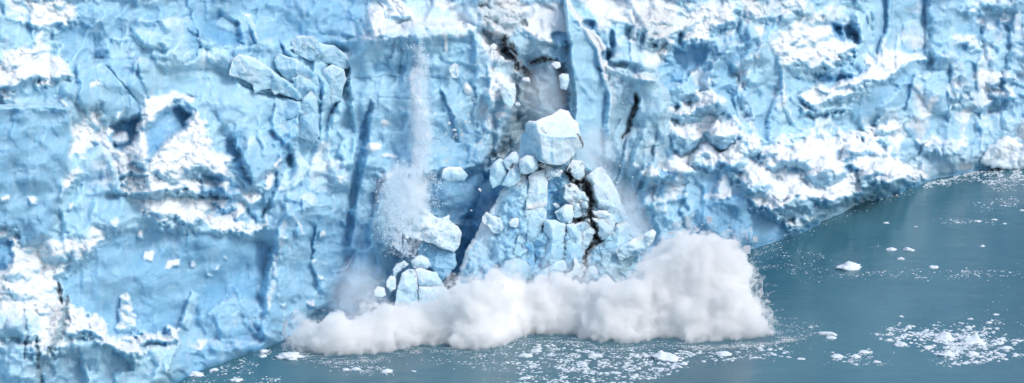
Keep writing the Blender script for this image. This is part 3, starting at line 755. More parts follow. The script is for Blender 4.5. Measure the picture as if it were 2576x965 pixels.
# ---------------------------------------------------------------- broken blocks of ice, each a closed solid
def chaikin(P, n=1, keep=.22):
    for _ in range(n):
        Q = []
        for i in range(len(P)):
            a, b = P[i], P[(i+1) % len(P)]
            Q.append(tuple(a[k]*(1-keep)+b[k]*keep for k in range(3)))
            Q.append(tuple(a[k]*keep+b[k]*(1-keep) for k in range(3)))
        P = Q
    return P
CRACKS = [(Z1((875,735),(905,790),(950,850)), 3.0), (Z1((985,845),(1040,850),(1085,880),(1110,960),(1125,1060),(1122,1130)), 7.0), (Z1((1122,1130),(1110,1200),(1140,1270),(1165,1330)), 5.0),
          (Z1((1165,1330),(1200,1370),(1165,1430),(1225,1480)), 6.0), (Z1((1225,1480),(1140,1530),(1085,1590),(1062,1680),(1072,1760)), 4.0), (Z1((925,1285),(1000,1262),(1085,1232)), 4.5), (Z1((1050,840),(1065,870)), 6.0), (Z1((1010,1760),(1070,1770),(1040,1860)), 1.6),
          (Z1((560,640),(640,670),(760,690),(860,640),(930,590)), 1.6), (Z1((855,1320),(848,1500),(850,1650)), 1.4), (Z1((620,1290),(612,1340)), 2.4)]
def block(name, outline, inner=(), d=9.0, thick=5.0, rnd_px=6, look=(.5, .2, 0), rough=.25, cell=3.4,
          label=None, cat='ice block', group=None, paint=(), seed=None, top=.35, soft=0, edges=()):
    """outline and inner points are (x, y, relief): the front is faceted between them, its rim rounded,
    and the back closes it as a solid piece"""
    seed = seed if seed is not None else int(rng.integers(1e6))
    O = [(p[0], p[1], d+(p[2] if len(p) > 2 else 0)) for p in outline]
    I = [(p[0], p[1], d+(p[2] if len(p) > 2 else 0)) for p in inner]
    # coarse facets
    cv = [Vector(p[:2]) for p in O+I]; n = len(O)
    co, _, cf, ov, _, _ = delaunay_2d_cdt(cv, list(edges), [list(range(n))], 1, 1e-4)
    src = O+I
    cd = np.array([src[o[0]][2] if o else d for o in ov]); cxy = np.array([tuple(c) for c in co])
    OC = chaikin(O, soft) if soft else O
    # dense rim
    rim = []
    for i in range(len(OC)):
        a, b = OC[i], OC[(i+1) % len(OC)]
        m = max(1, int(math.dist(a[:2], b[:2])/cell))
        for k in range(m):
            t = k/m; rim.append((a[0]*(1-t)+b[0]*t, a[1]*(1-t)+b[1]*t))
    rim = np.array(rim)
    jx = fbm(rim[:,0]/14, rim[:,1]/14, 3, seed % 911)*rough*7; jy = fbm(rim[:,0]/14, rim[:,1]/14, 3, seed % 701)*rough*7
    nx_ = np.roll(rim, -1, 0)-np.roll(rim, 1, 0); nn = np.stack([nx_[:,1], -nx_[:,0]], -1)/np.maximum(np.hypot(nx_[:,0], nx_[:,1]), 1e-6)[:,None]
    area = np.sum(rim[:,0]*np.roll(rim[:,1], -1)-np.roll(rim[:,0], -1)*rim[:,1])
    rim = rim+np.stack([jx, jy], -1)+nn*(1.6 if area > 0 else -1.6)
    x0, y0 = rim.min(0); x1, y1 = rim.max(0)
    gx, gy = np.meshgrid(np.arange(x0, x1, cell), np.arange(y0, y1, cell))
    gx = gx.ravel()+rng.uniform(-.25, .25, gx.size)*cell; gy = gy.ravel()+rng.uniform(-.25, .25, gy.size)*cell
    sd = signed(gx, gy, rim); keep = sd > cell*.6
    fx = np.concatenate([rim[:,0], gx[keep]]); fy = np.concatenate([rim[:,1], gy[keep]]); e = np.concatenate([np.zeros(len(rim)), sd[keep]])
    cv2 = [Vector((a, b)) for a, b in zip(fx, fy)]
    co2, _, fc, ov2, _, _ = delaunay_2d_cdt(cv2, [], [list(range(len(rim)))], 1, 1e-5)
    if len(co2) != len(fx):
        e = np.array([e[o[0]] if o else 0.0 for o in ov2]); fx = np.array([c[0] for c in co2]); fy = np.array([c[1] for c in co2])
    # facet relief
    z = np.full(len(fx), np.nan); best = np.full(len(fx), -1e9)
    for f in cf:
        for k in range(1, len(f)-1):
            a, b, c = cxy[f[0]], cxy[f[k]], cxy[f[k+1]]
            det = (b[1]-c[1])*(a[0]-c[0])+(c[0]-b[0])*(a[1]-c[1])
            if abs(det) < 1e-6: continue
            l1 = ((b[1]-c[1])*(fx-c[0])+(c[0]-b[0])*(fy-c[1]))/det
            l2 = ((c[1]-a[1])*(fx-c[0])+(a[0]-c[0])*(fy-c[1]))/det
            l3 = 1-l1-l2; mn = np.minimum(np.minimum(l1, l2), l3)
            val = l1*cd[f[0]]+l2*cd[f[k]]+l3*cd[f[k+1]]
            up = mn > best
            z = np.where(up, val, z); best = np.where(up, mn, best)
    z = np.clip(z, cd.min()-1, cd.max()+1)
    R_ = max(rnd_px*(.9 if rnd_px > 11 else .38), 1.5)
    zl = np.median(cd); z = zl+(z-zl)*.8
    f1_, f2_, ci_, cj_, ox_, oy_ = voro(fx/30+fbm(fx/20, fy/20, 2, 3)*.3, fy/36+seed % 13, seed % 41)
    z = z+((rnd(ci_, cj_, 1, seed % 77)-.5)*1.5*ox_+(rnd(ci_, cj_, 2, seed % 77)-.5)*1.5*oy_+(rnd(ci_, cj_, 4, seed % 77)-.5)*.35)*sstep(0, .14, f2_-f1_)*min(1.0, rough*3+.15)*(.35 if rnd_px > 11 else 1)
    kk = 1-np.sqrt(np.clip(1-(1-np.clip(e/R_, 0, 1))**2, 0, 1))
    q = np.stack([fx, fy, z/MPX], -1)
    nz = fbm3(q/34+seed % 97, 3, seed % 50)*rough*2.0+fbm3(q/10+seed % 97, 2, seed % 50)*rough*.5
    front = z-kk*R_*MPX*1.1+nz*np.clip(e/(R_*1.5), 0, 1)
    tk = thick*(.35+.65*np.clip(e/(R_*4), 0, 1))
    ck = np.zeros(len(fx))
    if group and 'tower' in group or name == 'ice_tower':
        for pts, wp in CRACKS:
            qd, _ = seg_dist(fx+fbm(fx/11, fy/11, 2, 14)*5, fy+fbm(fx/11, fy/11, 2, 15)*5, [p[:2] for p in pts], False)
            wv = wp*(.72+.9*noise2(fx/26+3, fy/26, 33)+.5*noise2(fx/9, fy/9, 34)).clip(.15, 1.5)
            ck = np.maximum(ck, np.exp(-(qd/wv)**2*1.1)*(1 if wp > 1.8 else .35))
        front = front-ck*1.5
    backd = np.where(e > 0, front-tk, front)
    N = len(fx); isr = e <= 0
    FX = np.concatenate([fx, fx]); FY = np.concatenate([fy, fy]); FD = np.concatenate([front, backd])
    x, y, zz = at_range(FX, FY, base_range(FX, FY)-FD)
    V = np.stack([x, y, zz], -1)
    mp = np.where(isr, np.arange(N), np.arange(N)+N)
    faces = [tuple(f) for f in fc]
    allf = [tuple(f) for f in faces]+[tuple(int(mp[i]) for i in reversed(f)) for f in faces]
    # make the winding look towards the camera
    f0 = faces[len(faces)//2]
    nrm = np.cross(V[f0[1]]-V[f0[0]], V[f0[2]]-V[f0[0]])
    if nrm[1] > 0: allf = [tuple(reversed(f)) for f in allf]
    sn = np.full(2*N, look[0]*.62); top = top*.8; bl = np.full(2*N, look[1]); dt = np.full(2*N, look[2])
    # snow and frost lie where the front leans back
    if top:
        gy_up = np.zeros(N)
        h = FD[:N]
        # slope estimate from a shifted fit
        order = np.argsort(fy)
        yn = (fy-y0)/max(1, y1-y0)
        edge_top = np.clip(1-e/9, 0, 1)*(yn < .75)
        sn[:N] = np.clip(sn[:N]+top*(1-yn)**1.5+top*.6*edge_top*(1-yn), 0, 1)
    ck2 = np.concatenate([ck, ck]); dt = np.maximum(dt, ck2*2.6); sn = sn*(1-ck2)  # shade inside the cracks painted black through the dirt channel
    for pts, wpx, (a, b, c) in paint:
        qd, _ = seg_dist(FX+fbm(FX/9, FY/9, 2, 4)*wpx*.8, FY+fbm(FX/9, FY/9, 2, 5)*wpx*.8, [p[:2] for p in pts], False)
        m = np.exp(-(qd/wpx)**2)
        sn = sn*(1-m)+a*m; bl = bl*(1-m)+b*m; dt = dt*(1-m)+c*m
    me = bpy.data.meshes.new(name)
    me.from_pydata([tuple(v) for v in V], [], allf)
    at = me.color_attributes.new('look', 'FLOAT_COLOR', 'POINT')
    at.data.foreach_set('color', np.stack([sn, bl, dt, np.ones(2*N)], -1).astype(np.float32).ravel())
    bm = bmesh.new(); bm.from_mesh(me)
    bmesh.ops.delete(bm, geom=[v for v in bm.verts if not v.link_faces], context='VERTS')
    bm.to_mesh(me); bm.free()
    me.polygons.foreach_set('use_smooth', [rnd_px > 11]*len(me.polygons))
    o = link(name, me, M_ICE)
    # the origin sits at the piece's own middle
    c = Vector(V.mean(0)); me.transform(Matrix.Translation(-c)); o.location = c
    return tag(o, label, cat, group)

GT = 'blocks breaking off the collapsing ice tower'
dirtline = lambda *p: list(p)
# the mass everything is breaking away from
block('ice_tower', [(1310,405,-2),(1360,395,0),(1440,395,0),(1480,420,0),(1525,440,-1),(1562,510,-2),(1600,600,-3),(1612,680,-3),(1600,760,-3),(1450,800,-1),(1300,790,-2),(1240,740,-3),(1262,640,-3),(1270,560,-3),(1290,460,-3)],
      [(1392,480,-4),(1396,540,-3.5),(1400,600,2),(1480,560,1),(1400,700,2),(1330,600,0),(1520,640,0)], d=11.9, thick=12, look=(.25, .30, 0), rough=.5, top=.1, soft=0,
      label='deep blue inner mass of the collapsing ice tower, split by a black crack', cat='ice tower',
      paint=[([(1385,470),(1392,520),(1400,550)], 24, (0,1,0)), ([(1395,440),(1420,450)], 9, (0,.8,0)), ([(1320,700),(1340,660),(1350,620)], 12, (0,.9,0)), ([(1310,408),(1380,415),(1430,410)], 7, (0,.6,0)),
             (Z1((880,740),(950,850),(1040,860),(1110,960),(1130,1080),(1120,1200),(1160,1300),(1210,1380),(1170,1430),(1230,1480),(1130,1540),(1080,1600),(1060,1680),(1070,1760)), 9, (0,.4,1.5)),
             (Z1((1000,840),(1090,860),(1100,960)), 16, (0,.3,1.8)), (Z1((900,1290),(1000,1260),(1080,1230)), 10, (0,.5,1.3))])  # crack and cave blackened by colour where deep shade would be
block('ice_block', [(p[0],p[1],p[2]) for p in Z1((425,222,-1),(462,190,0),(528,196,1),(610,160,-1.5),(700,130,-2.5),(795,65,-4),(880,85,-4),(930,170,-3),(985,215,-2.5),(1000,330,0),(1048,430,-2),(1035,480,-2.5),(955,515,-1),(930,585,-.5),(820,660,1),(720,652,1.5),(640,648,1.8),(560,610,0),(470,590,-2.5),(345,610,-4.5),(365,500,-4),(380,350,-3.5),(420,310,-2.5))],
      Z1((545,225,2.4),(560,300,2.6),(600,335,3.2),(680,358,3.6),(800,366,3.6),(975,360,2.2),(590,450,2.6),(610,600,2.6),(820,500,2.4),(930,480,.8),(760,200,-1.0),(900,280,.6)),
      d=14.5, thick=7, rnd_px=5, look=(.72, .05, 0), rough=.10, top=.4, cell=3.0,
      label='big square white ice block crowning the collapsing tower, with a rounded cap', group=GT,
      paint=[(Z1((400,300),(420,450),(430,600),(480,560)), 21, (.0,.32,0)), (Z1((540,480),(560,580)), 9, (.1,.3,0)), (Z1((705,390),(706,490)), 1.5, (0,.7,0)), (Z1((700,530),(712,620)), 3, (0,.7,0)),  # left face painted blue to deepen its shade
             (Z1((985,330),(1015,385),(1045,440),(1040,475)), 2.0, (.2,.1,1.8)), (Z1((570,340),(680,370),(800,376),(970,372)), 1.8, (.1,.45,.1)), (Z1((590,270),(640,320)), 2.2, (.3,.1,.9))])
block('ice_block', Z1((40,720),(80,640),(140,600),(190,620),(215,680),(225,780),(150,870),(60,910),(35,820)), Z1((130,720,1.5)), d=11, rnd_px=9, look=(.32,.15,0), rough=.15, group=GT,
      label='pale round-shouldered block at the far left under the cap block, leftmost of its cluster')
block('ice_block', Z1((180,620),(230,575),(280,530),(320,525),(345,580),(350,650),(300,690),(250,720),(210,690)), Z1((280,600,1)), d=12, rnd_px=8, look=(.45,.12,0), rough=.15, group=GT,
      label='small upright pale block with a dark smear, just left of the cap block', paint=[(Z1((290,650),(265,700)), 2.5, (.2,.2,1.3))])
block('ice_block', Z1((245,730),(300,690),(352,672),(368,740),(355,830),(300,880),(240,900),(170,880)), Z1((290,780,1)), d=12.6, rnd_px=9, look=(.35,.15,0), rough=.15, group=GT,
      label='pale block below the smeared one, on the left shoulder of the tower')
block('ice_block', Z1((355,660),(365,605),(430,565),(500,568),(545,630),(548,700),(500,742),(420,762),(370,745)), Z1((440,640,1.6),(480,700,1.8)), d=14.2, rnd_px=10, look=(.5,.06,0), rough=.08, group=GT,
      label='smooth rounded pale block tucked under the left corner of the cap block')
block('ice_block', [(1316,436,0),(1290,452,-1),(1262,482,-2),(1235,530,-3),(1212,562,-3.5),(1198,592,-4),(1178,622,-4),(1162,664,-4.5),(1140,725,-5),(1160,780,-4),(1300,790,0),(1345,745,1),(1346,640,1.5),(1340,560,2),(1342,470,1.5)],
      [(1290,520,.5),(1280,600,.5),(1300,680,1.4),(1240,640,-1.6),(1230,700,-1),(1322,580,2)], d=10.8, thick=9, rnd_px=12, look=(.14,.40,0), rough=.5, cell=3.2, top=.2, group=GT,
      label='largest blue flank of the tower, sloping down to the spray on its left side',
      paint=[([(1316,440),(1262,484),(1212,564),(1178,622),(1140,725)], 9, (.8,.02,0)), ([(1265,450),(1290,440),(1310,450)], 16, (.8,.05,0)), ([(1330,600),(1335,680)], 12, (0,.9,0)), ([(1230,560),(1215,600),(1190,660)], 7, (.3,.2,0)), ([(1290,600),(1310,520)], 10, (.05,.6,0)), ([(1290,480),(1280,560)], 14, (.02,.65,0))])
block('ice_block', Z3((825,350),(845,322),(885,345),(930,360),(950,395),(965,425),(925,462),(890,450),(870,410),(828,400)), d=10.8, rnd_px=5, look=(.6,.1,0), rough=.5, group=GT, label='ragged white lump stuck high on the blue left flank of the tower')
block('ice_block', Z3((1000,385),(1025,362),(1050,370),(1056,405),(1030,418),(1005,405)), d=12.0, rnd_px=4, look=(.6,.1,0), rough=.4, group=GT, label='small white lump right of the ragged one on the blue flank')
block('ice_block', Z1((455,792),(520,745),(642,712),(654,850),(650,1060),(640,1110),(600,1122),(520,1130),(428,1138),(440,1000),(470,880)), Z1((560,840,1.2),(550,1000,1.2)), d=12.2, thick=6, rnd_px=5, look=(.55,.08,0), rough=.12, group=GT,
      label='tall white pillar block left of the deep blue recess', paint=[(Z1((440,1130),(520,1100),(640,1080)), 5, (.95,0,0)), (Z1((600,1010),(640,1000)), 3, (.2,.4,.2))])
block('ice_block', Z2((428,176),(520,168),(612,158),(642,205),(640,275),(612,340),(580,420),(540,520),(440,620),(330,700),(300,640),(340,480),(385,340),(400,260)), Z2((540,230,1),(500,400,.8)), d=11.8, thick=6, rnd_px=6, look=(.2,.22,0), rough=.2, group=GT,
      label='pale blue block directly below the tall white pillar')
block('ice_block', Z1((555,662),(600,652),(720,700),(812,718),(818,742),(790,792),(722,800),(664,832),(648,770),(640,712)), Z1((700,750,1.2)), d=12.4, thick=3, rnd_px=4, look=(.75,.05,.05), rough=.4, group=GT,
      label='shattered white ledge of ice right under the cap block', paint=[(Z1((690,710),(760,740)), 2.5, (.2,.6,.2))])
block('ice_block', Z1((870,742),(885,690),(930,612),(1050,632),(1062,700),(1045,790),(1000,835),(955,800),(905,750)), Z1((960,700,1)), d=12, thick=3, rnd_px=6, look=(.7,.05,.05), rough=.25, group=GT,
      label='white wedge below the right corner of the cap block, above the black crack')
block('ice_block', Z1((838,960),(850,890),(905,862),(960,880),(1000,940),(1060,975),(1105,1010),(1118,1060),(1050,1040),(960,1052),(880,1052),(830,1020)), Z1((900,940,1)), d=12.2, thick=3, rnd_px=5, look=(.7,.05,.1), rough=.45, group=GT,
      label='broken white piece just left of the black hole in the tower', paint=[(Z1((890,895),(900,900)), 2.5, (.2,.2,1.2))])
block('ice_block', Z1((1068,800,-1),(1120,755,0),(1190,702,0),(1246,695,0),(1292,765,-.5),(1345,835,-1),(1400,930,-1.5),(1440,1030,-2),(1468,1160,-2.5),(1462,1280,-2.5),(1395,1292,-1),(1330,1200,0),(1245,1152,-1),(1205,1185,-3),(1150,1120,-4),(1112,980,-4),(1092,880,-3)), Z1((1150,830,1.4),(1170,960,1.4),(1215,1100,1.2),(1300,950,1.8),(1380,1120,1.0)), d=12.6, thick=6, rnd_px=5, look=(.6,.08,.03), rough=.12, group=GT,
      label='tall smooth white fin right of the black crack', paint=[(Z1((1110,900),(1130,1020),(1190,1150)), 6, (.2,.15,.55)), (Z1((1230,1155),(1330,1190)), 1.6, (.1,.4,1.2)), (Z1((1050,1010),(1262,1085)), 1.0, (.3,.1,.4)), (Z1((1430,1200),(1440,1280)), 6, (.1,.4,0))])  # grey painted down the left facet as its shade
block('ice_block', Z2((868,85),(935,65),(1000,82),(1022,170),(1036,242),(965,282),(932,245),(940,140)), Z2((975,150,1.2)), d=11.5, thick=3, rnd_px=5, look=(.4,.14,0), rough=.15, group=GT, label='pale tilted slab among the rubble at the foot of the blue recess')
block('ice_block', Z2((1000,30),(1060,10),(1118,60),(1132,150),(1112,232),(1050,262),(1038,215),(1018,120),(985,70)), Z2((1070,140,1)), d=11.8, thick=3, rnd_px=5, look=(.62,.05,.12), rough=.4, group=GT, label='knobbly greyish white piece against the left side of the black crack')
block('ice_block', Z2((740,212),(780,185),(850,130),(925,138),(936,240),(912,322),(832,332),(780,292)), Z2((835,190,1.4),(880,300,1.2)), d=12.2, thick=3.5, rnd_px=4, look=(.5,.1,0), rough=.15, group=GT, label='wedge-shaped pale block leaning in the blue recess, lowest of its rubble')
block('ice_block', Z2((722,118),(750,112),(785,140),(780,160),(750,155)), d=11, thick=1, rnd_px=3, look=(.75,.05,0), rough=.2, group=GT, label='tiny white sliver falling inside the blue recess', cell=2.0)
block('ice_block', Z2((618,330,-1),(650,300,0),(740,300,0),(800,332,0),(852,345,-.6),(856,500,-1),(842,640,-1),(850,700,-1),(760,742,-1),(680,800,-2),(600,852,-3),(550,852,-4),(515,770,-5),(530,640,-4),(600,590,-3),(632,500,-2),(620,400,-1)), Z2((700,345,1.5),(720,500,1.8),(700,650,1.2),(640,700,0)), d=13.6, thick=7, rnd_px=6, look=(.16,.18,0), rough=.12, group=GT,
      label='large pale blue pillar in the lower middle of the tower, white at its top', paint=[(Z2((650,310),(700,340),(640,640)), 8, (.5,.05,0))])
block('ice_block', Z2((862,346),(960,335),(1088,322),(1102,362),(1030,420),(1042,480),(1040,600),(1050,740),(960,780),(930,850),(880,862),(845,830),(850,690),(846,640),(864,500)), Z2((920,400,1.6),(960,600,1.8),(900,760,.8),(1010,520,.8)), d=12.8, thick=7, rnd_px=5, look=(.25,.15,0), rough=.12, group=GT,
      label='pale pillar right of the large one, its flat top pale and its foot bluish', paint=[(Z2((880,700),(900,850)), 8, (.0,.7,0)), (Z2((870,355),(1080,335)), 4, (.7,.05,0))])
block('ice_block', Z2((1030,432),(1100,370),(1168,392),(1175,440),(1135,492),(1085,600),(1052,700),(1020,640),(1040,480)), Z2((1100,440,1)), d=12.6, thick=4, rnd_px=5, look=(.4,.12,.06), rough=.15, group=GT, label='narrow block running down the left side of the lower black crack')
block('ice_block', Z2((1138,190),(1180,210),(1220,195),(1292,200),(1352,250),(1385,340),(1374,385),(1312,335),(1280,285),(1200,265),(1150,235)), Z2((1290,250,1)), d=13.0, thick=3, rnd_px=5, look=(.55,.06,.06), rough=.15, group=GT, label='curved white slab under the foot of the tall fin', paint=[(Z2((1140,240),(1200,270)), 3, (.2,.2,1.4))])
block('ice_block', Z2((1090,300),(1150,282),(1282,288),(1322,350),(1372,390),(1334,462),(1232,512),(1205,400),(1150,345)), Z2((1240,350,1.4),(1280,420,1)), d=13.2, thick=4, rnd_px=5, look=(.42,.08,.10), rough=.15, group=GT, label='greyish angular block right of the narrow black crack', paint=[(Z2((1115,250),(1150,330),(1190,390)), 4, (.2,.1,1.5))])
block('ice_block', Z2((1218,525,-1),(1340,470,0),(1382,400,0),(1402,345,0),(1500,312,-1),(1532,350,-1),(1545,470,-1),(1600,520,-1),(1660,600,-2),(1600,700,-2),(1570,780,-3),(1560,900,-3),(1480,1010,-2),(1200,1010,0),(1090,900,-1),(1062,780,-2),(1070,680,-2),(1120,590,-2)), Z2((1440,400,1),(1300,600,1.8),(1420,560,1.8),(1240,760,1.2),(1450,760,.4),(1340,880,.8)), d=11.2, thick=7, rnd_px=8, look=(.3,.10,.03), rough=.3, group=GT, top=.25,
      label='broad pale teal foot of the tower, to the right of the crack', paint=[(Z2((1260,600),(1380,570)), 8, (.05,.45,0)), (Z2((1120,590),(1075,680),(1065,760)), 4, (0,.2,1.5)), (Z2((1130,570),(1230,530)), 2.5, (0,.2,1.5)), (Z2((1230,700),(1130,790)), 14, (.2,.2,.4)), (Z2((1410,340),(1500,320)), 6, (.9,0,0))])
block('ice_block', Z2((1400,640),(1490,560),(1620,490),(1700,460),(1790,400),(1832,430),(1816,500),(1730,620),(1650,662),(1560,680),(1450,730)), Z2((1600,580,1),(1770,470,1.2)), d=12.8, thick=2.5, rnd_px=5, look=(.5,.08,0), rough=.25, group=GT, label='long pale shard jutting to the right out of the foot of the tower',
      paint=[(Z2((1560,520),(1690,470)), 7, (.95,0,0)), (Z2((1590,660),(1720,620)), 5, (0,.6,0))])
block('ice_block', Z2((500,960),(600,852),(760,752),(830,735),(860,830),(790,850),(720,930),(650,1020),(540,1020)), Z2((740,820,1)), d=14, thick=3, rnd_px=6, look=(.25,.18,0), rough=.15, group=GT, label='pale blue slab slanting up out of the spray below the pillars')
block('ice_block', Z2((950,722),(965,708),(985,772),(1048,790),(1020,840),(980,885),(930,905),(860,885),(935,845),(955,790)), d=14.6, thick=2, rnd_px=3, look=(.8,.05,0), rough=.12, soft=0, cell=2.4, group=GT, label='small white spiked piece poking out of the spray')
block('ice_block', Z2((1000,855),(1048,800),(1076,822),(1052,880),(1010,922),(988,895)), d=14.8, thick=2, rnd_px=4, look=(.75,.05,.05), rough=.1, cell=2.4, group=GT, label='small tilted block beside the spiked piece, tower foot')
block('ice_block', Z2((1215,935),(1285,890),(1328,915),(1300,952),(1250,985)), d=15, thick=2, rnd_px=4, look=(.85,.05,0), rough=.1, cell=2.4, group=GT, label='white stub of ice just clear of the spray below the teal foot')
block('ice_block', Z2((1112,805),(1160,800),(1192,840),(1205,940),(1060,960),(1070,880)), Z2((1130,870,1)), d=13.4, thick=2, rnd_px=6, look=(.4,.1,.08), rough=.12, group=GT, label='dull pale block half sunk in the spray at the lower end of the crack')
block('ice_block', Z2((60,960),(110,860),(200,742),(300,708),(400,718),(462,790),(482,920),(400,1010),(150,1020)), Z2((330,800,1.5)), d=12.4, thick=4, rnd_px=18, look=(.12,.25,.12), rough=.12, group=GT, label='large rounded grey-white boulder half hidden by spray left of the tower foot')

GL = 'blocks breaking up to the left of the tower'
block('ice_block', Z3((560,92),(566,46),(600,28),(680,30),(722,80),(700,112),(600,122)), Z3((640,70,1)), d=7, thick=3, rnd_px=6, look=(.35,.15,0), rough=.15, group=GL, label='pale flat-topped block high in the powder, upper left of the tower', paint=[(Z3((566,46),(600,34),(680,36)), 3, (1,0,0))])
block('ice_block', Z3((385,330,0),(398,312,0),(422,285,-1),(470,318,0),(512,350,0),(560,362,0),(602,340,0),(602,376,0),(642,402,-1),(684,450,-2),(672,530,-2),(640,572,-1),(580,560,0),(520,530,1),(440,500,1),(330,482,0),(282,440,-1),(360,400,0)), Z3((460,400,1.6),(560,440,2),(640,480,.4),(520,380,0)), d=8.6, thick=5, rnd_px=5, look=(.8,.05,0), rough=.4, group=GL, label='broad jagged white block tumbling out of the powder cloud left of the tower',
      paint=[(Z3((480,330),(590,365)), 6, (.5,.15,0)), (Z3((400,320),(420,380)), 9, (.4,.2,0))])
block('ice_block', Z3((436,502),(520,532),(590,566),(640,590),(650,660),(600,730),(562,764),(490,680),(420,620),(400,560)), Z3((540,620,1)), d=6.4, thick=4, rnd_px=8, look=(.0,.55,0), rough=.2, group=GL, label='blue shaded block beneath the broad jagged white one')
block('ice_block', Z3((358,640),(385,612),(424,602),(462,622),(482,662),(460,685),(375,682)), Z3((430,640,1)), d=8.4, thick=2.5, rnd_px=8, look=(.6,.1,0), rough=.1, group=GL, label='smooth bean-shaped pale block above the two cracked ones')
block('ice_block', Z3((384,694),(412,685),(460,700),(522,716),(566,796),(480,800),(412,797),(402,750)), Z3((480,750,1)), d=9.0, thick=3, rnd_px=4, look=(.55,.08,0), rough=.1, group=GL, label='tilted slab-sided white block, upper right of the cracked group')
block('ice_block', Z3((410,806),(480,808),(566,802),(602,840),(600,960),(410,960)), Z3((490,860,1)), d=9.2, thick=3, rnd_px=4, look=(.5,.08,0), rough=.1, group=GL, label='white block just above the spray, lower right of the cracked group')
block('ice_block', Z3((255,940),(268,830),(298,720),(340,694),(374,698),(396,740),(402,860),(398,980),(260,990)), Z3((330,800,1.2)), d=9.0, thick=3, rnd_px=7, look=(.5,.08,0), rough=.15, group=GL, label='tall pale block at the left of the cracked group, standing in spray')
block('ice_block', Z3((198,772),(222,735),(252,742),(256,815),(226,832),(200,802)), d=8.8, thick=2, rnd_px=6, look=(.65,.08,0), rough=.1, cell=2.4, group=GL, label='small egg-shaped block left of the cracked group')
block('ice_block', Z3((120,832),(140,806),(180,814),(190,858),(164,872),(126,862)), d=8.6, thick=2, rnd_px=5, look=(.75,.06,0), rough=.1, cell=2.4, group=GL, label='leftmost small square white block falling on its own beside the cracked group')
block('ice_block', Z3((244,525),(262,514),(290,545),(282,562),(258,556)), d=7, thick=1.4, rnd_px=4, look=(.8,.06,0), rough=.2, cell=2.4, group=GL, label='small white chunk falling left of the powder cloud')
block('ice_block', Z3((240,700),(262,660),(310,640),(345,660),(300,680),(265,712),(255,740)), d=8.2, thick=2, rnd_px=4, look=(.55,.1,0), rough=.3, cell=2.6, group=GL, label='curved ragged white spur above the tall pale block')
GC = 'loose blocks at the dark gully above the tower'
block('ice_block', Z4((470,700),(498,684),(564,680),(568,760),(562,840),(530,880),(480,840),(455,760)), Z4((520,740,1)), d=5.5, thick=3, rnd_px=5, look=(.6,.1,0), rough=.2, group=GC, label='pale square block on the left rim of the dark gully')
block('ice_block', Z4((925,618),(950,604),(998,608),(1004,660),(982,732),(942,720),(935,660)), Z4((965,650,1)), d=6, thick=2, rnd_px=4, look=(.45,.12,.08), rough=.15, group=GC, label='flat pale block perched on the right rim of the gully above the cap block')
block('ice_block', Z4((868,520),(900,508),(930,512),(936,545),(905,558),(885,540)), d=5, thick=1.4, rnd_px=4, look=(.8,.05,0), rough=.2, cell=2.4, group=GC, label='small white lump just above the flat pale block on the gully rim')
block('ice_block', Z4((368,378),(392,358),(416,374),(412,396),(384,404)), d=5, thick=1.4, rnd_px=4, look=(.85,.05,0), rough=.1, cell=2.4, group=GC, label='round white knob at the top of the snowy strip left of the gully')
block('ice_block', Z4((440,470),(458,460),(475,478),(465,520),(435,530),(430,495)), d=4.6, thick=1.4, rnd_px=4, look=(.8,.05,.1), rough=.2, cell=2.4, group=GC, label='white lump on the gully rim below the round knob')
block('ice_block', Z4((625,648),(645,632),(680,634),(684,672),(650,664)), d=3.4, thick=1.2, rnd_px=3, look=(.85,.05,.0), rough=.3, cell=2.2, group=GC, label='bright white chunk in the middle of the dark gully')
block('ice_block', Z4((35,560),(75,512),(102,530),(104,628),(60,630)), d=6.4, thick=1.4, rnd_px=4, look=(.75,.08,.0), rough=.3, cell=2.4, group=GC, label='white triangular flake on the blue face left of the gully')
block('ice_block', Z4((568,840),(600,832),(612,852),(590,868),(570,860)), d=3.4, thick=1, rnd_px=4, look=(.8,.05,.05), rough=.2, cell=2.2, group=GC, label='small white stone-like lump low in the dark gully')

# leaning slabs of the upper left
GS = 'leaning slabs of ice on the upper left of the face'
def serac(pts, lab, d, inner=(), look=(.3,.25,0), thick=4, rnd_px=7, rough=.2, cat='serac', group=GS, **k):
    return block('serac', pts, inner, d=d-.9, thick=thick, rnd_px=rnd_px, look=look, rough=rough, label=lab, cat=cat, group=group, **k)
serac([(585,152,-1),(600,138,0),(640,147,0),(682,176,.6),(716,203,.8),(757,238,1),(761,253,0),(748,251,0),(736,246,-.5),(702,233,-1),(692,238,-1),(682,222,-1),(656,226,-1),(642,234,-1),(636,212,-1),(602,196,-1.5),(578,188,-1.5)], 'longest slab slanting down to the right to a pointed end, upper left', 3.0, [(640,170,1.2),(700,203,1.4)], look=(.3,.2,0), rough=.17)
serac([(690,152,-1),(702,137,0),(745,151,.6),(776,171,.8),(799,198,1),(803,216,0),(768,219,-1),(735,211,-1.5),(712,190,-1.5),(698,172,-1)], 'short smooth slab beside the longest one', 2.8, [(745,175,1.2)], look=(.15,.3,0), rough=.15)
serac([(735,108,-1),(748,91,0),(790,94,0),(802,110,0),(840,117,.5),(870,139,1),(883,169,.5),(857,173,0),(835,160,-.5),(800,158,-1),(770,148,-1.5),(742,132,-1.5)], 'upper slab below the dark blue hollow, bright along its edge', 2.2, [(810,132,1.2)], look=(.3,.25,0), rough=.17)
serac([(806,202,-1),(814,176,0),(835,164,.4),(864,176,1),(870,200,.5),(862,222,0),(857,253,-1),(832,264,-1.5),(812,258,-1.5)], 'pale upright slab at the right-hand end of the leaning slabs', 2.6, [(840,200,1)], look=(.25,.28,0), rough=.17)
serac([(755,345,-1),(752,290,-1),(762,250,0),(776,236,0),(785,229,0),(796,240,0),(797,285,0),(803,342,-.5),(788,358,-1)], 'narrow pointed blue pinnacle standing below the leaning slabs', 3.8, [(780,260,1),(778,310,1.2)], look=(.12,.32,0), rough=.12, rnd_px=5)
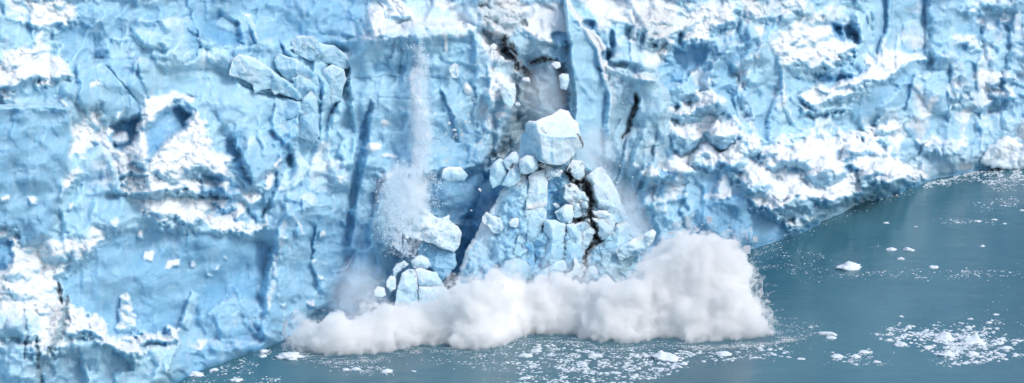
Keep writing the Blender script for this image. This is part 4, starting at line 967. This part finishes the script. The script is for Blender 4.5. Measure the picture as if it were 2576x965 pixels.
serac([(700,340,-1),(712,310,0),(740,300,0),(757,285,0),(755,345,0),(735,357,-1),(712,352,-1)], 'curved blue plate leaning on the narrow pinnacle', 2.6, [(735,325,1)], look=(.12,.35,0), rough=.15, thick=3)

block('rubble_mound', [(2468,408),(2474,385),(2490,368),(2512,352),(2535,344),(2556,352),(2572,364),(2600,350),(2640,360),(2650,420),(2560,428),(2500,424)], [(2530,370,1.5),(2600,375,1.5)], d=3.0, thick=5, rnd_px=16, look=(.95,.05,0), rough=.6, top=.3,
      label='white lumpy mound of ice rubble at the waterline, at the right edge of the picture', cat='ice mound')
# ---------------------------------------------------------------- ice on the water
def ico(sub):
    bm = bmesh.new(); bmesh.ops.create_icosphere(bm, subdivisions=sub, radius=1)
    V = np.array([v.co[:] for v in bm.verts]); F = np.array([[v.index for v in f.verts] for f in bm.faces]); bm.free()
    return V, F
I3, I2, I1, I0 = ico(4), ico(3), ico(2), ico(1)
def berg_mesh(name, ico_, seed, peaks=(), flat=.35, rough=.35):
    V, F = ico_; V = V.copy()
    n = fbm3(V*1.3+seed*3.7, 4, seed % 60, .55)
    V *= (1+rough*n)[:, None]
    V[:,2] *= flat
    V[:,2] = np.where(V[:,2] < 0, V[:,2]*.35, V[:,2])
    for px, py, w, h in peaks:
        V[:,2] += np.where(V[:,2] > -.02, h*np.exp(-((V[:,0]-px)**2+(V[:,1]-py)**2)/w**2), 0)
    return np_mesh(name, V, F, True)
bergs = [
 ('TH',405,386,122,((-.1,0,.4,.22),),'lone white ice floe with a low hump, largest on the open water at right'),
 ('TH',612,294,60,((.3,0,.4,.12),),'thin white floe tapering to the left, upper of the small trio'),
 ('TH',702,296,56,((-.2,0,.4,.3),),'white floe with a rounded back, right-hand one of the small trio'),
 ('TH',662,341,44,((.1,0,.3,.25),),'small peaked floe, lowest of the trio'),
 ('TH',827,382,54,(),'flat oval floe to the right of the small trio'),
 ('TH',292,719,86,(),'long thin floe, upper of a stacked-looking pair right of the spray'),
 ('TH',313,739,54,((0,0,.5,.15),),'short floe, lower of the pair right of the spray'),
 ('TH',882,744,104,((.2,0,.3,.45),(-.4,.1,.3,.2)),'humped white berg in the middle of the brash patch, lower right'),
 ('TH',1015,764,140,((.4,0,.22,.5),(-.3,0,.4,.12)),'largest white berg of the brash patch with a pointed right end'),
 ('TH',895,824,84,((.1,0,.3,.4),),'lumpy berg below the humped one in the brash patch'),
 ('TH',1022,824,76,((0,0,.4,.3),),'rounded berg below the pointed one in the brash patch'),
 ('TH',663,773,64,((0,0,.6,.1),),'low grey-white floe at the left side of the brash patch'),
 ('TH',342,832,58,((.1,0,.5,.2),),'rounded floe at the left end of the small brash group, lower right'),
 ('TH',433,834,62,((.1,0,.4,.25),),'round-topped floe in the middle of the small brash group'),
 ('TH',475,812,58,((0,0,.6,.1),),'flat floe just above the round-topped one'),
 ('TH',1168,746,42,((0,0,.4,.3),),'small peaked berg right of the pointed one'),
 ('TH',1272,98,28,((0,0,.5,.3),),'small white berg at the right edge of the picture, near the top of the water'),
 ('TH',1073,277,28,((0,0,.3,.4),),'small pointed floe alone on the water at right'),
 ('TH',945,157,24,(),'small floe, leftmost of a far row'),
 ('TH',1130,144,32,(),'long floe, highest of the far row'),
 ('TH',1050,152,36,(),'low floe in the middle of the far row'),
 ('TH',1186,163,20,(),'small floe at the right end of the far row'),
 ('TH',590,160,30,(),'thin floe close to the foot of the rubble at right'),
 ('TH',738,178,20,(),'small round floe beyond the thin one'),
 ('TH',1040,861,40,((0,0,.4,.3),),'small berg at the lower edge of the brash patch'),
 ('TH',663,631,26,((0,0,.4,.3),),'tiny ragged floe above the brash patch on open water'),
 ('TH',1010,643,30,(),'small floe on the upper edge of the brash patch'),
 ('TH',1140,621,32,(),'small long floe above the brash patch, far right'),
 ('TH',1105,662,36,((0,0,.4,.2),),'small white floe between the patch and the right edge'),
 ('TH',540,859,40,(),'thin floe at the right end of the small brash group'),
 ('TH',377,857,20,((0,0,.5,.2),),'tiny round floe below the small brash group'),
 ('TH',600,750,34,((0,0,.4,.3),),'small berg at the far left of the brash patch'),
 ('TH',800,788,60,((0,0,.6,.1),),'low wide floe under the humped berg'),
 ('TH',1190,790,60,((.2,0,.4,.15),),'low floe right of the rounded berg in the patch'),
 ('TH',1188,846,32,((0,0,.4,.2),),'small floe at the lower right of the patch'),
 ('TH',208,684,24,((0,0,.5,.2),),'tiny floe off the right tip of the spray'),
 ('TH',162,844,40,(),'thin floe below the right tip of the spray'),
 ('TG',65,830,70,((0,0,.5,.15),),'pale oval floe under the middle of the spray'),
 ('TG',120,806,60,((.1,0,.4,.2),),'small humped floe behind the pale oval one'),
 ('TG',765,840,130,((-.35,0,.3,.32),(.4,0,.4,.1)),'large two-humped floe in the brash below the spray'),
 ('TG',1060,822,80,((0,0,.5,.12),),'long floe in the brash below the right half of the spray'),
 ('TG',62,941,56,(),'low floe near the bottom edge under the spray'),
 ('TG',412,829,66,(),'flat greyish floe close to the foot of the spray'),
 ('TG',860,868,44,((0,0,.4,.2),),'small floe below the two-humped one'),
 ('TG',520,915,50,(),'flat small floe in the dense brash under the spray'),
 ('TE',982,924,82,((-.2,0,.5,.2),),'smooth rounded floe in the bay at the lower left'),
 ('TE',1077,901,50,((0,0,.4,.2),),'small floe right of the smooth rounded one, lower left bay'),
 ('TE',1188,951,62,(),'low floe at the bottom edge in the lower left bay'),
 ('TF',38,806,52,((0,0,.5,.2),),'white floe against the glacier foot, left of the spray'),
 ('TF',36,830,44,((0,0,.5,.2),),'white floe just in front of the one at the glacier foot'),
 ('TF',165,834,136,((.3,0,.5,.08),),'wide pale slush-covered floe at the left tip of the spray'),
 ('TF',500,897,58,((0,0,.4,.15),),'pale floe below the left part of the spray'),
 ('TF',655,907,60,((0,0,.4,.15),),'pale floe right of the other one below the left spray'),
 ('TF',450,897,36,((0,0,.4,.2),),'small floe next to the pale one below the left spray'),
 ('TF',792,906,28,(),'tiny thin floe alone on the water below the dark spray gap'),
]
OFF = {'TE':(0,482),'TF':(645,482),'TG':(1290,482),'TH':(1935,482)}
taken = []
for k, (t, px, py, wpx, peaks, lab) in enumerate(bergs):
    x, y = px/2+OFF[t][0], py/2+OFF[t][1]
    X, Y, _ = on_water(x, y)
    wm = wpx/2*Y/cp/FPX
    o = link('ice_floe', berg_mesh('ice_floe', I3 if wpx > 75 else I2, k+3, peaks, .34, .42), M_BERG)
    o.scale = (wm*.5, wm*.5*(.55+.25*rnd(k, 1)), wm*.5); o.location = (X, Y, -.02)
    o.rotation_euler.z = (rnd(k, 2)-.5)*.3
    taken.append((x, y, wpx/2))
    tag(o, lab, 'ice floe', 'larger ice floes on the water')

# brash ice: scattered by patch
patches = [  # outline, pieces, largest piece in px, name of the place
 (TG((-40,768),(300,770),(480,800),(860,800),(1291,770),(1420,790),(1400,850),(1000,868),(860,900),(700,965),(560,1010),(0,1010),(20,900),(-60,840)), 1500, 11, 'in the dense brash field below the spray'),
 (TG((60,780),(860,800),(860,880),(600,965),(120,965),(160,880)), 700, 9, 'in the dense brash field below the spray'),
 (TH((480,700),(660,665),(860,655),(1040,660),(1190,690),(1282,720),(1290,840),(1060,870),(900,890),(800,880),(860,830),(740,800),(560,750)), 1100, 11, 'in the round brash patch at the lower right'),
 (TH((860,690),(1100,700),(1200,780),(1120,850),(900,880),(830,800)), 500, 12, 'in the round brash patch at the lower right'),
 (TH((1040,640),(1290,640),(1290,670),(1100,680)), 40, 7, 'along the top of the brash patch at the lower right'),
 (TH((270,795),(400,810),(520,790),(530,840),(610,868),(540,880),(380,865),(280,830)), 130, 8, 'in the small brash group right of the spray tip'),
 (TD((770,915),(1040,850),(1282,835),(1282,965),(1140,965),(1100,925),(900,935),(780,965)), 1100, 6, 'in the brash along the foot of the ice at the far right'),
 (TH((560,10),(700,-10),(760,10),(640,40),(440,90),(330,140),(160,200),(60,260),(30,250),(160,180),(400,90)), 110, 5, 'along the foot of the rubble slope'),
 (TH((990,60),(1282,10),(1282,60),(1180,120),(1020,110)), 70, 6, 'on the far water at right'),
 (TH((820,130),(1210,140),(1200,170),(840,165)), 60, 5, 'in the far row at right'),
 (TH((460,390),(860,385),(1290,400),(1290,430),(1000,450),(900,462),(600,440),(370,440),(420,400)), 210, 6, 'in the thin line of brash across the water at right'),
 (TH((-20,270),(120,270),(310,310),(480,380),(400,450),(180,470),(40,400),(-30,330)), 150, 5, 'near the lone floe at right'),
 (TH((500,270),(560,275),(560,295),(500,295)), 8, 4, 'on the open water at right'),
 (TH((100,640),(300,650),(280,780),(330,790),(90,790)), 50, 5, 'off the right tip of the spray'),
 (TH((0,640),(700,650),(1282,300),(1282,880),(700,930),(0,900)), 90, 4, 'on the open water at right'),
 (TE((880,945),(1000,880),(1180,830),(1291,800),(1310,860),(1250,970),(900,990)), 150, 7, 'in the bay at the lower left'),
 (TF((0,790),(140,790),(120,850),(60,850),(0,830)), 60, 6, 'at the glacier foot left of the spray'),
 (TF((-20,915),(130,935),(140,980),(-20,980)), 50, 6, 'at the lower left of the water'),
 (TF((400,880),(560,870),(700,895),(690,925),(540,930),(420,915)), 110, 7, 'below the left part of the spray'),
 (TF((700,850),(1291,810),(1291,965),(1180,965),(1120,900),(900,880)), 150, 6, 'below the middle of the spray'),
]
pieces = []
for poly, cnt, big, place in patches:
    cnt = int(cnt*1.5)
    P = np.array(poly); lo = P.min(0); hi = P.max(0)
    n = 0
    while n < cnt:
        q = rng.uniform(lo, hi, (cnt*3, 2))
        sd = signed(q[:,0]+noise2(q[:,0]/30, q[:,1]/12, 5)*22, q[:,1]+noise2(q[:,0]/30, q[:,1]/12, 6)*7, poly)
        dens = sstep(-4, 14, sd)*sstep(-.35, .35, noise2(q[:,0]/26, q[:,1]/9, 12)+.12)*(.25+.75*sstep(-.3, .3, noise2(q[:,0]/90, q[:,1]/26, 13)))
        q = q[rng.uniform(0, 1, len(q)) < dens]
        for x, y in q[:cnt-n]:
            if np.interp(x, SHORE[:,0], SHORE[:,1]) > y-3: continue
            w_ = 1.7+(big-1.7)*rng.uniform()**3.2
            pieces.append((x, y, w_*(1.0 if w_ < 4 else 1.15), place))
        n += max(1, len(q))
edge_ = [(1982,858),(1930,870),(1850,874),(1760,880),(1700,874),(1640,872),(1560,884),(1500,880),(1450,864),(1380,862),(1300,868),(1240,896),(1190,902),(1140,888),(1090,884),(1030,890),(960,908),(900,914),(840,918),(780,908),(745,885)]
for _ in range(900):
    t = rng.uniform(0, len(edge_)-1); i = int(t); f = t-i
    x = edge_[i][0]*(1-f)+edge_[i+1][0]*f+rng.normal()*6; y = edge_[i][1]*(1-f)+edge_[i+1][1]*f-6+rng.exponential(7)
    if 1240 > x > 980 and rng.uniform() < .7: continue
    pieces.append((x, y, 2+4*rng.uniform()**3, 'against the foot of the spray'))
for _ in range(420):
    x = rng.uniform(480, 2700); y = float(np.interp(x, SHORE[:,0], SHORE[:,1]))+3+rng.exponential(6)
    if 700 < x < 1900: continue
    pieces.append((x, y, 1.8+3.5*rng.uniform()**3, 'along the foot of the glacier'))
pieces.sort(key=lambda p: -p[2])
small = [berg_mesh('floe_fragment', I1, 70+k, ((rnd(k, 3)-.5, 0, .5, .25),), .30, .5) for k in range(7)]
for m_ in small: m_.materials.append(M_BERG)
for k, (x, y, w_, place) in enumerate(pieces[:230]):
    X, Y, _ = on_water(x, y); wm = w_*Y/cp/FPX*.62
    o = bpy.data.objects.new('ice_fragment', small[k % 7]); COL.objects.link(o)
    o.location = (X, Y, -.01); o.scale = (wm, wm*rng.uniform(.5, .9), wm*rng.uniform(.6, 1.1)); o.rotation_euler.z = rng.uniform(-.6, .6)
    tag(o, 'small piece of white ice floating '+place, 'ice fragment', 'small ice fragments floating '+place)
BV, BF = I0
VV, FF, off = [], [], 0
for x, y, w_, place in pieces[230:]:
    X, Y, _ = on_water(x, y); wm = w_*Y/cp/FPX*.60
    v = BV*rng.uniform(.6, 1.3, (len(BV), 1))*[wm, wm*rng.uniform(.5, .9), wm*.28]
    a = rng.uniform(-.8, .8); c_, s_ = math.cos(a), math.sin(a)
    v = np.stack([v[:,0]*c_-v[:,1]*s_+X, v[:,0]*s_+v[:,1]*c_+Y, v[:,2]+.01], -1)
    VV.append(v); FF.append(BF+off); off += len(v)
tag(link('brash_ice', np_mesh('brash_ice', np.concatenate(VV), np.concatenate(FF), True), M_BERG),
    'fine crumbs of white brash ice strewn in streaks over the teal water', 'brash ice', None, 'stuff')

# ---------------------------------------------------------------- chips of ice flying through the air
chips = [berg_mesh('ice_chip', I1, 130+k, (), .8, .7) for k in range(5)]
for m_ in chips:
    m_.materials.append(M_BERG)
    m_.polygons.foreach_set('use_smooth', [False]*len(m_.polygons))
air = []
def spread(cx, cy, rx, ry, n, big, d0, place):
    for _ in range(n):
        a = rng.uniform(0, 2*np.pi); q = rng.uniform()**.6
        air.append((cx+rx*q*math.cos(a), cy+ry*q*math.sin(a), 1.0+(big-1.0)*rng.uniform()**3.5, d0+rng.uniform(-1, 3), place))
spread(1165, 320, 45, 90, 52, 7.5, 6.5, 'in front of the blue face left of the gully')
spread(1210, 240, 50, 110, 44, 5, 6.5, 'beside the snowy strip left of the gully')
spread(1130, 480, 60, 60, 26, 5, 9, 'in front of the grey hollow left of the tower')
spread(1290, 330, 18, 70, 18, 5, 5, 'in the dark gully')
spread(970, 520, 60, 90, 16, 4, 8, 'left of the powder cloud')
spread(1540, 250, 50, 90, 18, 4, 8, 'right of the cap block')
spread(1360, 540, 50, 70, 8, 5, 14, 'in front of the blue recess of the tower')
spread(790, 640, 60, 120, 12, 5, 5, 'in front of the cone-shaped buttress')
spread(1200, 560, 50, 110, 16, 13, 13.5, 'along the left flank of the tower')
spread(1560, 500, 40, 110, 16, 12, 13, 'along the right flank of the tower')
spread(1020, 620, 60, 60, 14, 14, 9.5, 'around the cracked blocks left of the tower')
spread(1400, 690, 150, 10, 14, 9, 16, 'out of the top of the spray')
for x, y, w_ in ((1147,340,9),(1161,341,10),(1141,327,6),(1180,308,6),(1172,306,5),(1120,375,7),(1112,372,5),(1095,287,6),(1122,405,8),(1000,406,6),(1014,407,6),(1176,290,5),(1133,398,6)):
    air.append((x, y, w_, 7.5, 'in front of the blue face left of the gully' if x < 1300 else 'over the water past the spray'))
for k, (x, y, w_, d0, place) in enumerate(air):
    r = float(base_range(x, y))-d0-relief(x, y)*.5
    X, Y, Z = at_range(x, y, r); s_ = w_*MPX*.5
    o = bpy.data.objects.new('flying_ice_chip', chips[k % 5]); COL.objects.link(o)
    o.location = (float(X), float(Y), float(Z)); o.scale = (s_, s_, s_*rng.uniform(.6, 1.2)); o.rotation_euler = rng.uniform(0, 6, 3)
    tag(o, 'small white ice chip flying '+place, 'ice chip', 'chips of ice flying '+place)
# ---------------------------------------------------------------- the spray thrown up by the falling ice
TOP = [(735,858),(760,830),(800,812),(860,800),(930,790),(975,765),(1040,765),(1100,760),(1140,742),(1190,712),(1235,692),(1270,690),(1300,702),(1340,716),(1375,700),(1410,690),(1450,705),(1490,715),(1530,722),(1565,716),(1590,700),(1605,668),(1640,632),(1665,606),(1710,596),(1760,598),(1810,604),(1845,616),(1866,650),(1878,700),(1888,745),(1903,790),(1938,835),(1978,860)]
BOT = [(1982,858),(1930,870),(1850,874),(1760,880),(1700,874),(1640,872),(1560,884),(1500,880),(1450,864),(1380,862),(1300,868),(1240,896),(1190,902),(1140,888),(1090,884),(1030,890),(960,908),(900,914),(840,918),(780,908),(745,885)]
OUT = TOP+BOT
tb = np.array(sorted(BOT))
def puffs(poly, grow, rmax, n, zoff=0.0, seed=1):
    g = np.random.default_rng(seed)
    P = np.array(poly, float); lo = P.min(0); hi = P.max(0)
    q = g.uniform(lo, hi, (n, 2)); sd = signed(q[:,0], q[:,1], poly)
    out = []
    for (x, y), s in zip(q, sd):
        if s < 5: continue
        rad = min(s*g.uniform(.75, 1.0)+grow, rmax*g.uniform(.55, 1.0))
        yb = np.interp(x, tb[:,0], tb[:,1])
        rf = float(water_range(x, yb))
        h = max(0.0, (yb-y))*MPX
        r = rf+2.0+rad*MPX+g.uniform(0, 1)*(3+h*.35)+zoff+h*.25
        X, Y, Z = at_range(x, y, r)
        out.append((float(X), float(Y), float(Z), rad*MPX))
    return out
def jets(n, length, width, seed):
    """ragged fingers of water flung outward from the rim of the cloud"""
    g = np.random.default_rng(seed); out = []
    for _ in range(n):
        t = g.uniform(0, len(TOP)-1.001); i = int(t); f = t-i
        ex, ey = TOP[i][0]*(1-f)+TOP[i+1][0]*f, TOP[i][1]*(1-f)+TOP[i+1][1]*f
        vx, vy = ex-1420, ey-980
        q = math.hypot(vx, vy); vx, vy = vx/q, vy/q
        ln = length*g.uniform(.3, 1)**1.5*(1.5 if ex > 1600 or ex < 900 else .8); wd = width*g.uniform(.6, 1.2)
        yb = float(np.interp(ex, tb[:,0], tb[:,1])); r = float(water_range(ex, yb))+3+max(0, yb-ey)*MPX*.4+g.uniform(-1, 2)
        k = 0
        while k < 9:
            s_ = k/8; x, y = ex+vx*(s_*ln*1.6-12), ey+vy*(s_*ln*1.6-12)+s_*s_*ln*.3
            X, Y, Z = at_range(x, y, r); out.append((float(X), float(Y), float(Z), wd*(1-.75*s_)*MPX)); k += 1
    return out
def blob_mesh(name, puffs_, voxel, billow, seed, mat, label=None, cat=None, kind=None, parent=None):
    V, F = I1; vs, fs, off = [], [], 0
    for x, y, z, r in puffs_:
        a = V*r
        if r > .35:          # water thrown outward draws the cloud out in streaks
            o_ = np.array([x-8.6, z+6.0]); o_ /= np.linalg.norm(o_); k_ = .6*min(1, abs(o_[0])*1.2+.25)
            pr = a[:,0]*o_[0]+a[:,2]*o_[1]
            a = a*.86; a[:,0] += o_[0]*pr*k_; a[:,2] += o_[1]*pr*k_
        vs.append(a+[x, y, z]); fs.append(F+off); off += len(V)
    me = np_mesh(name+'_raw', np.concatenate(vs), np.concatenate(fs), True)
    ob = bpy.data.objects.new(name, me); COL.objects.link(ob)
    md = ob.modifiers.new('r', 'REMESH'); md.mode = 'VOXEL'; md.voxel_size = voxel; md.use_smooth_shade = True
    sm = ob.modifiers.new('s', 'SMOOTH'); sm.factor = .6; sm.iterations = 4
    dg = bpy.context.evaluated_depsgraph_get()
    me2 = bpy.data.meshes.new_from_object(ob.evaluated_get(dg)); me2.name = name
    n = len(me2.vertices); co = np.empty(n*3); me2.vertices.foreach_get('co', co); co = co.reshape(-1, 3)
    nr = np.empty(n*3); me2.vertices.foreach_get('normal', nr); nr = nr.reshape(-1, 3)
    if billow:
        d_ = (np.abs(noise3(co/5.0, seed))*2-.5)*1.5+(np.abs(noise3(co/2.3, seed+3))*2-.5)*.75+(np.abs(noise3(co/1.1, seed+5))*2-.5)*.45+noise3(co/.55, seed+6)*.3
        co = co+nr*(d_*billow)[:, None]
    co[:,2] = np.where(co[:,2] < -.3, -.3, co[:,2])
    me2.vertices.foreach_set('co', co.ravel()); me2.update()
    ob.modifiers.clear(); old = ob.data; ob.data = me2; bpy.data.meshes.remove(old)
    me2.materials.clear(); me2.materials.append(mat)
    for p in me2.polygons: p.use_smooth = True
    if parent: ob.parent = parent
    return tag(ob, label, cat, None, kind)
M_SPRAY = spray_core_material()
M_GRAIN = spray_core_material('crushed ice grains', (.78, .89, .95, 1))
inner = [( x+(1400-x)*.02, y+(800-y)*.14) for x, y in OUT]
core = blob_mesh('spray', puffs(inner, -3, 42, 1500, 2.6, 2), .5, .25, 21, M_SPRAY,
                 'billowing white wall of spray where the ice hits the water', 'spray', 'stuff')
mist = blob_mesh('mist', puffs(OUT, 3, 40, 2200, .3, 2)+jets(90, 20, 8, 3), .45, .7, 33, mist_material('spray mist', 1.5, .30, .30, .66), parent=core)
mist['kind'] = 'stuff'
veil = blob_mesh('mist', puffs(OUT, 12, 44, 1400, .0, 7)+jets(150, 42, 9, 4), .5, 1.3, 47, mist_material('thin spray mist', .9, 1.0, .48, .66), parent=core)
veil['kind'] = 'stuff'
# droplets and crumbs of slush flung out of the spray
g_ = np.random.default_rng(9)
BVs, BFs = I0
def grains(pts, name, mat, parent=None):
    """pts: (x, y, range, size in px)"""
    P = np.array(pts); n = len(P)
    X, Y, Z = at_range(P[:,0], P[:,1], P[:,2])
    c = np.stack([X, Y, np.maximum(Z, .04)], -1)
    v = BVs[None]*(P[:,3]*MPX)[:,None,None]*g_.uniform(.5, 1.4, (n, len(BVs), 1))+c[:,None]
    f = BFs[None]+(np.arange(n)*len(BVs))[:,None,None]
    return link(name, np_mesh(name, v.reshape(-1, 3), f.reshape(-1, 3), False), mat, parent)
pts = []
for k in range(520):
    t = g_.uniform(0, len(OUT)-1.001); i = int(t); a, b = OUT[i], OUT[i+1]; f = t-i
    ex, ey = a[0]*(1-f)+b[0]*f, a[1]*(1-f)+b[1]*f
    low = ey > 850
    vx, vy = ex-1420, ey-960
    q = math.hypot(vx, vy); an = math.atan2(vy, vx)+g_.normal()*.22
    if low: an = math.pi*(0 if ex > 1700 or g_.uniform() < .5 else 1)-g_.uniform(.0, .5)*(1 if ex > 1420 else -1)
    ln = g_.exponential(16)*(1.5 if ex > 1560 or ex < 900 else .9)*(.9 if low else 1)+5
    yb0 = float(np.interp(ex, tb[:,0], tb[:,1])); r0 = float(water_range(ex, yb0))+g_.uniform(-1.5, 2.5)
    for _ in range(int(12+ln*1.1)):
        s_ = g_.uniform()**1.4; sp_ = 1.2+5*(1-s_)
        x = ex+math.cos(an)*(s_*ln*1.5-9)+g_.normal()*sp_; y = ey+math.sin(an)*(s_*ln*1.5-9)+s_*s_*ln*.35+g_.normal()*sp_*.8
        yb = float(np.interp(x, tb[:,0], tb[:,1]))
        if y > yb+4: continue
        pts.append((x, y, r0+max(0, yb-y)*MPX*.1, .35+.6*g_.uniform()**4))
VV = FF = None
dr = grains(pts, 'droplets', M_SPRAY, core); dr['kind'] = 'stuff'

def trail(line, wpx, n, d, size=.9, seed=1):
    L_ = np.array(line, float); out = []
    for _ in range(n):
        t = g_.uniform(0, len(L_)-1.001); i = int(t); f = t-i
        x = L_[i,0]*(1-f)+L_[i+1,0]*f; y = L_[i,1]*(1-f)+L_[i+1,1]*f
        x += g_.normal()*wpx*(.6+.8*abs(math.sin(y/13.+x/31.))); y += g_.normal()*wpx*.6
        if noise2(np.array([x/9.]), np.array([y/14.]), 3)[0] < g_.uniform(-.5, .1): continue
        out.append((x, y, float(base_range(x, y))-d-g_.uniform(-1, 1.5), size*(.4+g_.uniform()**3*1.3)))
    return out
gr = grains(trail([(1040,112),(1060,130),(1070,165),(1044,200),(1050,240),(1064,300),(1078,350),(1056,385),(1060,440)], 9, 8000, 7.0), 'ice_powder', M_GRAIN)
tag(gr, 'grainy white stream of crushed ice pouring down the middle of the blue face', 'ice powder', None, 'stuff')
gc = grains(trail([(1060,430),(1010,440),(985,470),(990,520),(1010,560),(1000,600),(1030,640)], 18, 10000, 11.2)+trail([(1090,440),(1070,480),(1080,520)], 14, 1500, 10)+trail([(960,530),(975,560),(960,600)], 12, 500, 10), 'ice_powder', M_GRAIN)
tag(gc, 'ragged white cloud of crushed ice bursting out left of the tower', 'ice powder', None, 'stuff')
gt = grains(trail([(1480,360),(1510,420),(1555,470),(1600,570),(1625,620)], 11, 1900, 13.5, .7), 'ice_powder', M_GRAIN)
tag(gt, 'fine white ice grains streaming off the right flank of the collapsing tower', 'ice powder', None, 'stuff')
def puff_volume(name, x, y, rx, ry, d, dens, label=None, scale=.35, lo=.35, hi=.75, stretch=(1, 1, 1), depth=3.5, rot=0, parent=None, absr=None):
    r = float(base_range(x, y))-d if absr is None else absr
    X, Y, Z = at_range(x, y, r)
    me = np_mesh(name, I1[0], I1[1], True)
    o = link(name, me, mist_material(name, dens, scale, lo, hi, stretch, ball=True))
    o.location = (float(X), float(Y), float(Z)); o.scale = (rx*MPX, depth, ry*MPX); o.rotation_euler = (0, rot, 0)
    if parent: o.parent = parent
    if label: tag(o, label, 'ice powder', None, 'stuff')
    return o
puff_volume('falling_powder', 1060, 300, 40, 190, 6.8, .9, 'soft white haze trailing round the stream of crushed ice on the blue face', stretch=(1, 1, .35), depth=2.2)
puff_volume('powder_cloud', 1015, 500, 78, 110, 9.5, 1.3, 'soft white haze inside the burst of crushed ice left of the tower', scale=.7, lo=.42, hi=.62, depth=3.5)
puff_volume('powder_cloud', 1365, 240, 80, 95, 6.0, .22, 'grey dust hanging behind the cap block in the gully', scale=.25, lo=.25, depth=3)
puff_volume('powder_cloud', 1490, 400, 80, 110, 10.0, .36, 'white dust trailing off the right side of the cap block', scale=.3, lo=.3, depth=4)
puff_volume('powder_cloud', 1585, 560, 62, 140, 10.0, .42, 'slanting streak of dust to the right of the white fin', scale=.3, lo=.3, depth=4, rot=-.35)
puff_volume('powder_cloud', 900, 750, 90, 120, 7.0, .26, 'soft upright veil of dust above the left end of the spray', scale=.28, lo=.25, depth=5)
puff_volume('powder_cloud', 1215, 620, 30, 150, 14.0, .16, 'tall slanting streak of dust along the left flank of the tower', scale=.28, lo=.2, depth=2, rot=.25)

puff_volume('powder_cloud', 1440, 690, 190, 60, 18.0, .22, 'low mist rising off the top of the spray in front of the tower foot', scale=.45, lo=.35, hi=.7, depth=3)
# ---------------------------------------------------------------- water, light, camera
wv = [(-700,150,0),(700,150,0),(700,1000,0),(-700,1000,0)]
water = tag(link('water', np_mesh('water', wv, [(0,1,2,3)], False), M_WATER), 'calm teal glacial water', None, None, 'structure')

SUN = Vector((.60, -.36, .80)).normalized()
sun = bpy.data.lights.new('sun', 'SUN'); sun.energy = 1.05; sun.angle = math.radians(18); sun.color = (1, .975, .945)
so = bpy.data.objects.new('sun', sun); COL.objects.link(so)
so.rotation_euler = SUN.to_track_quat('Z', 'Y').to_euler()
w = bpy.data.worlds.new('World'); SC.world = w; w.use_nodes = True
nt = w.node_tree; bg = nt.nodes['Background']
sky = nt.nodes.new('ShaderNodeTexSky'); sky.sky_type = 'NISHITA'; sky.sun_disc = False
sky.sun_elevation = math.asin(SUN.z); sky.sun_rotation = math.atan2(SUN.x, SUN.y)
sky.air_density = 1.0; sky.dust_density = 2.2; sky.ozone_density = 1.0
nt.links.new(sky.outputs[0], bg.inputs[0]); bg.inputs[1].default_value = .15

cam = bpy.data.cameras.new('camera'); co = bpy.data.objects.new('camera', cam); COL.objects.link(co)
cam.sensor_fit = 'HORIZONTAL'; cam.angle = 2*HF; cam.clip_start = 1; cam.clip_end = 5000
co.location = (0, 0, CAMZ); co.rotation_euler = (math.radians(90)-PITCH, 0, 0)
SC.camera = co
SC.view_settings.view_transform = 'Standard'; SC.view_settings.look = 'None'
SC.view_settings.exposure = 0.46; SC.view_settings.gamma = 1
SC.cycles.max_bounces = 20; SC.cycles.diffuse_bounces = 4; SC.cycles.glossy_bounces = 2; SC.cycles.transparent_max_bounces = 8
SC.cycles.volume_bounces = 18; SC.cycles.volume_step_rate = .5; SC.cycles.volume_max_steps = 256
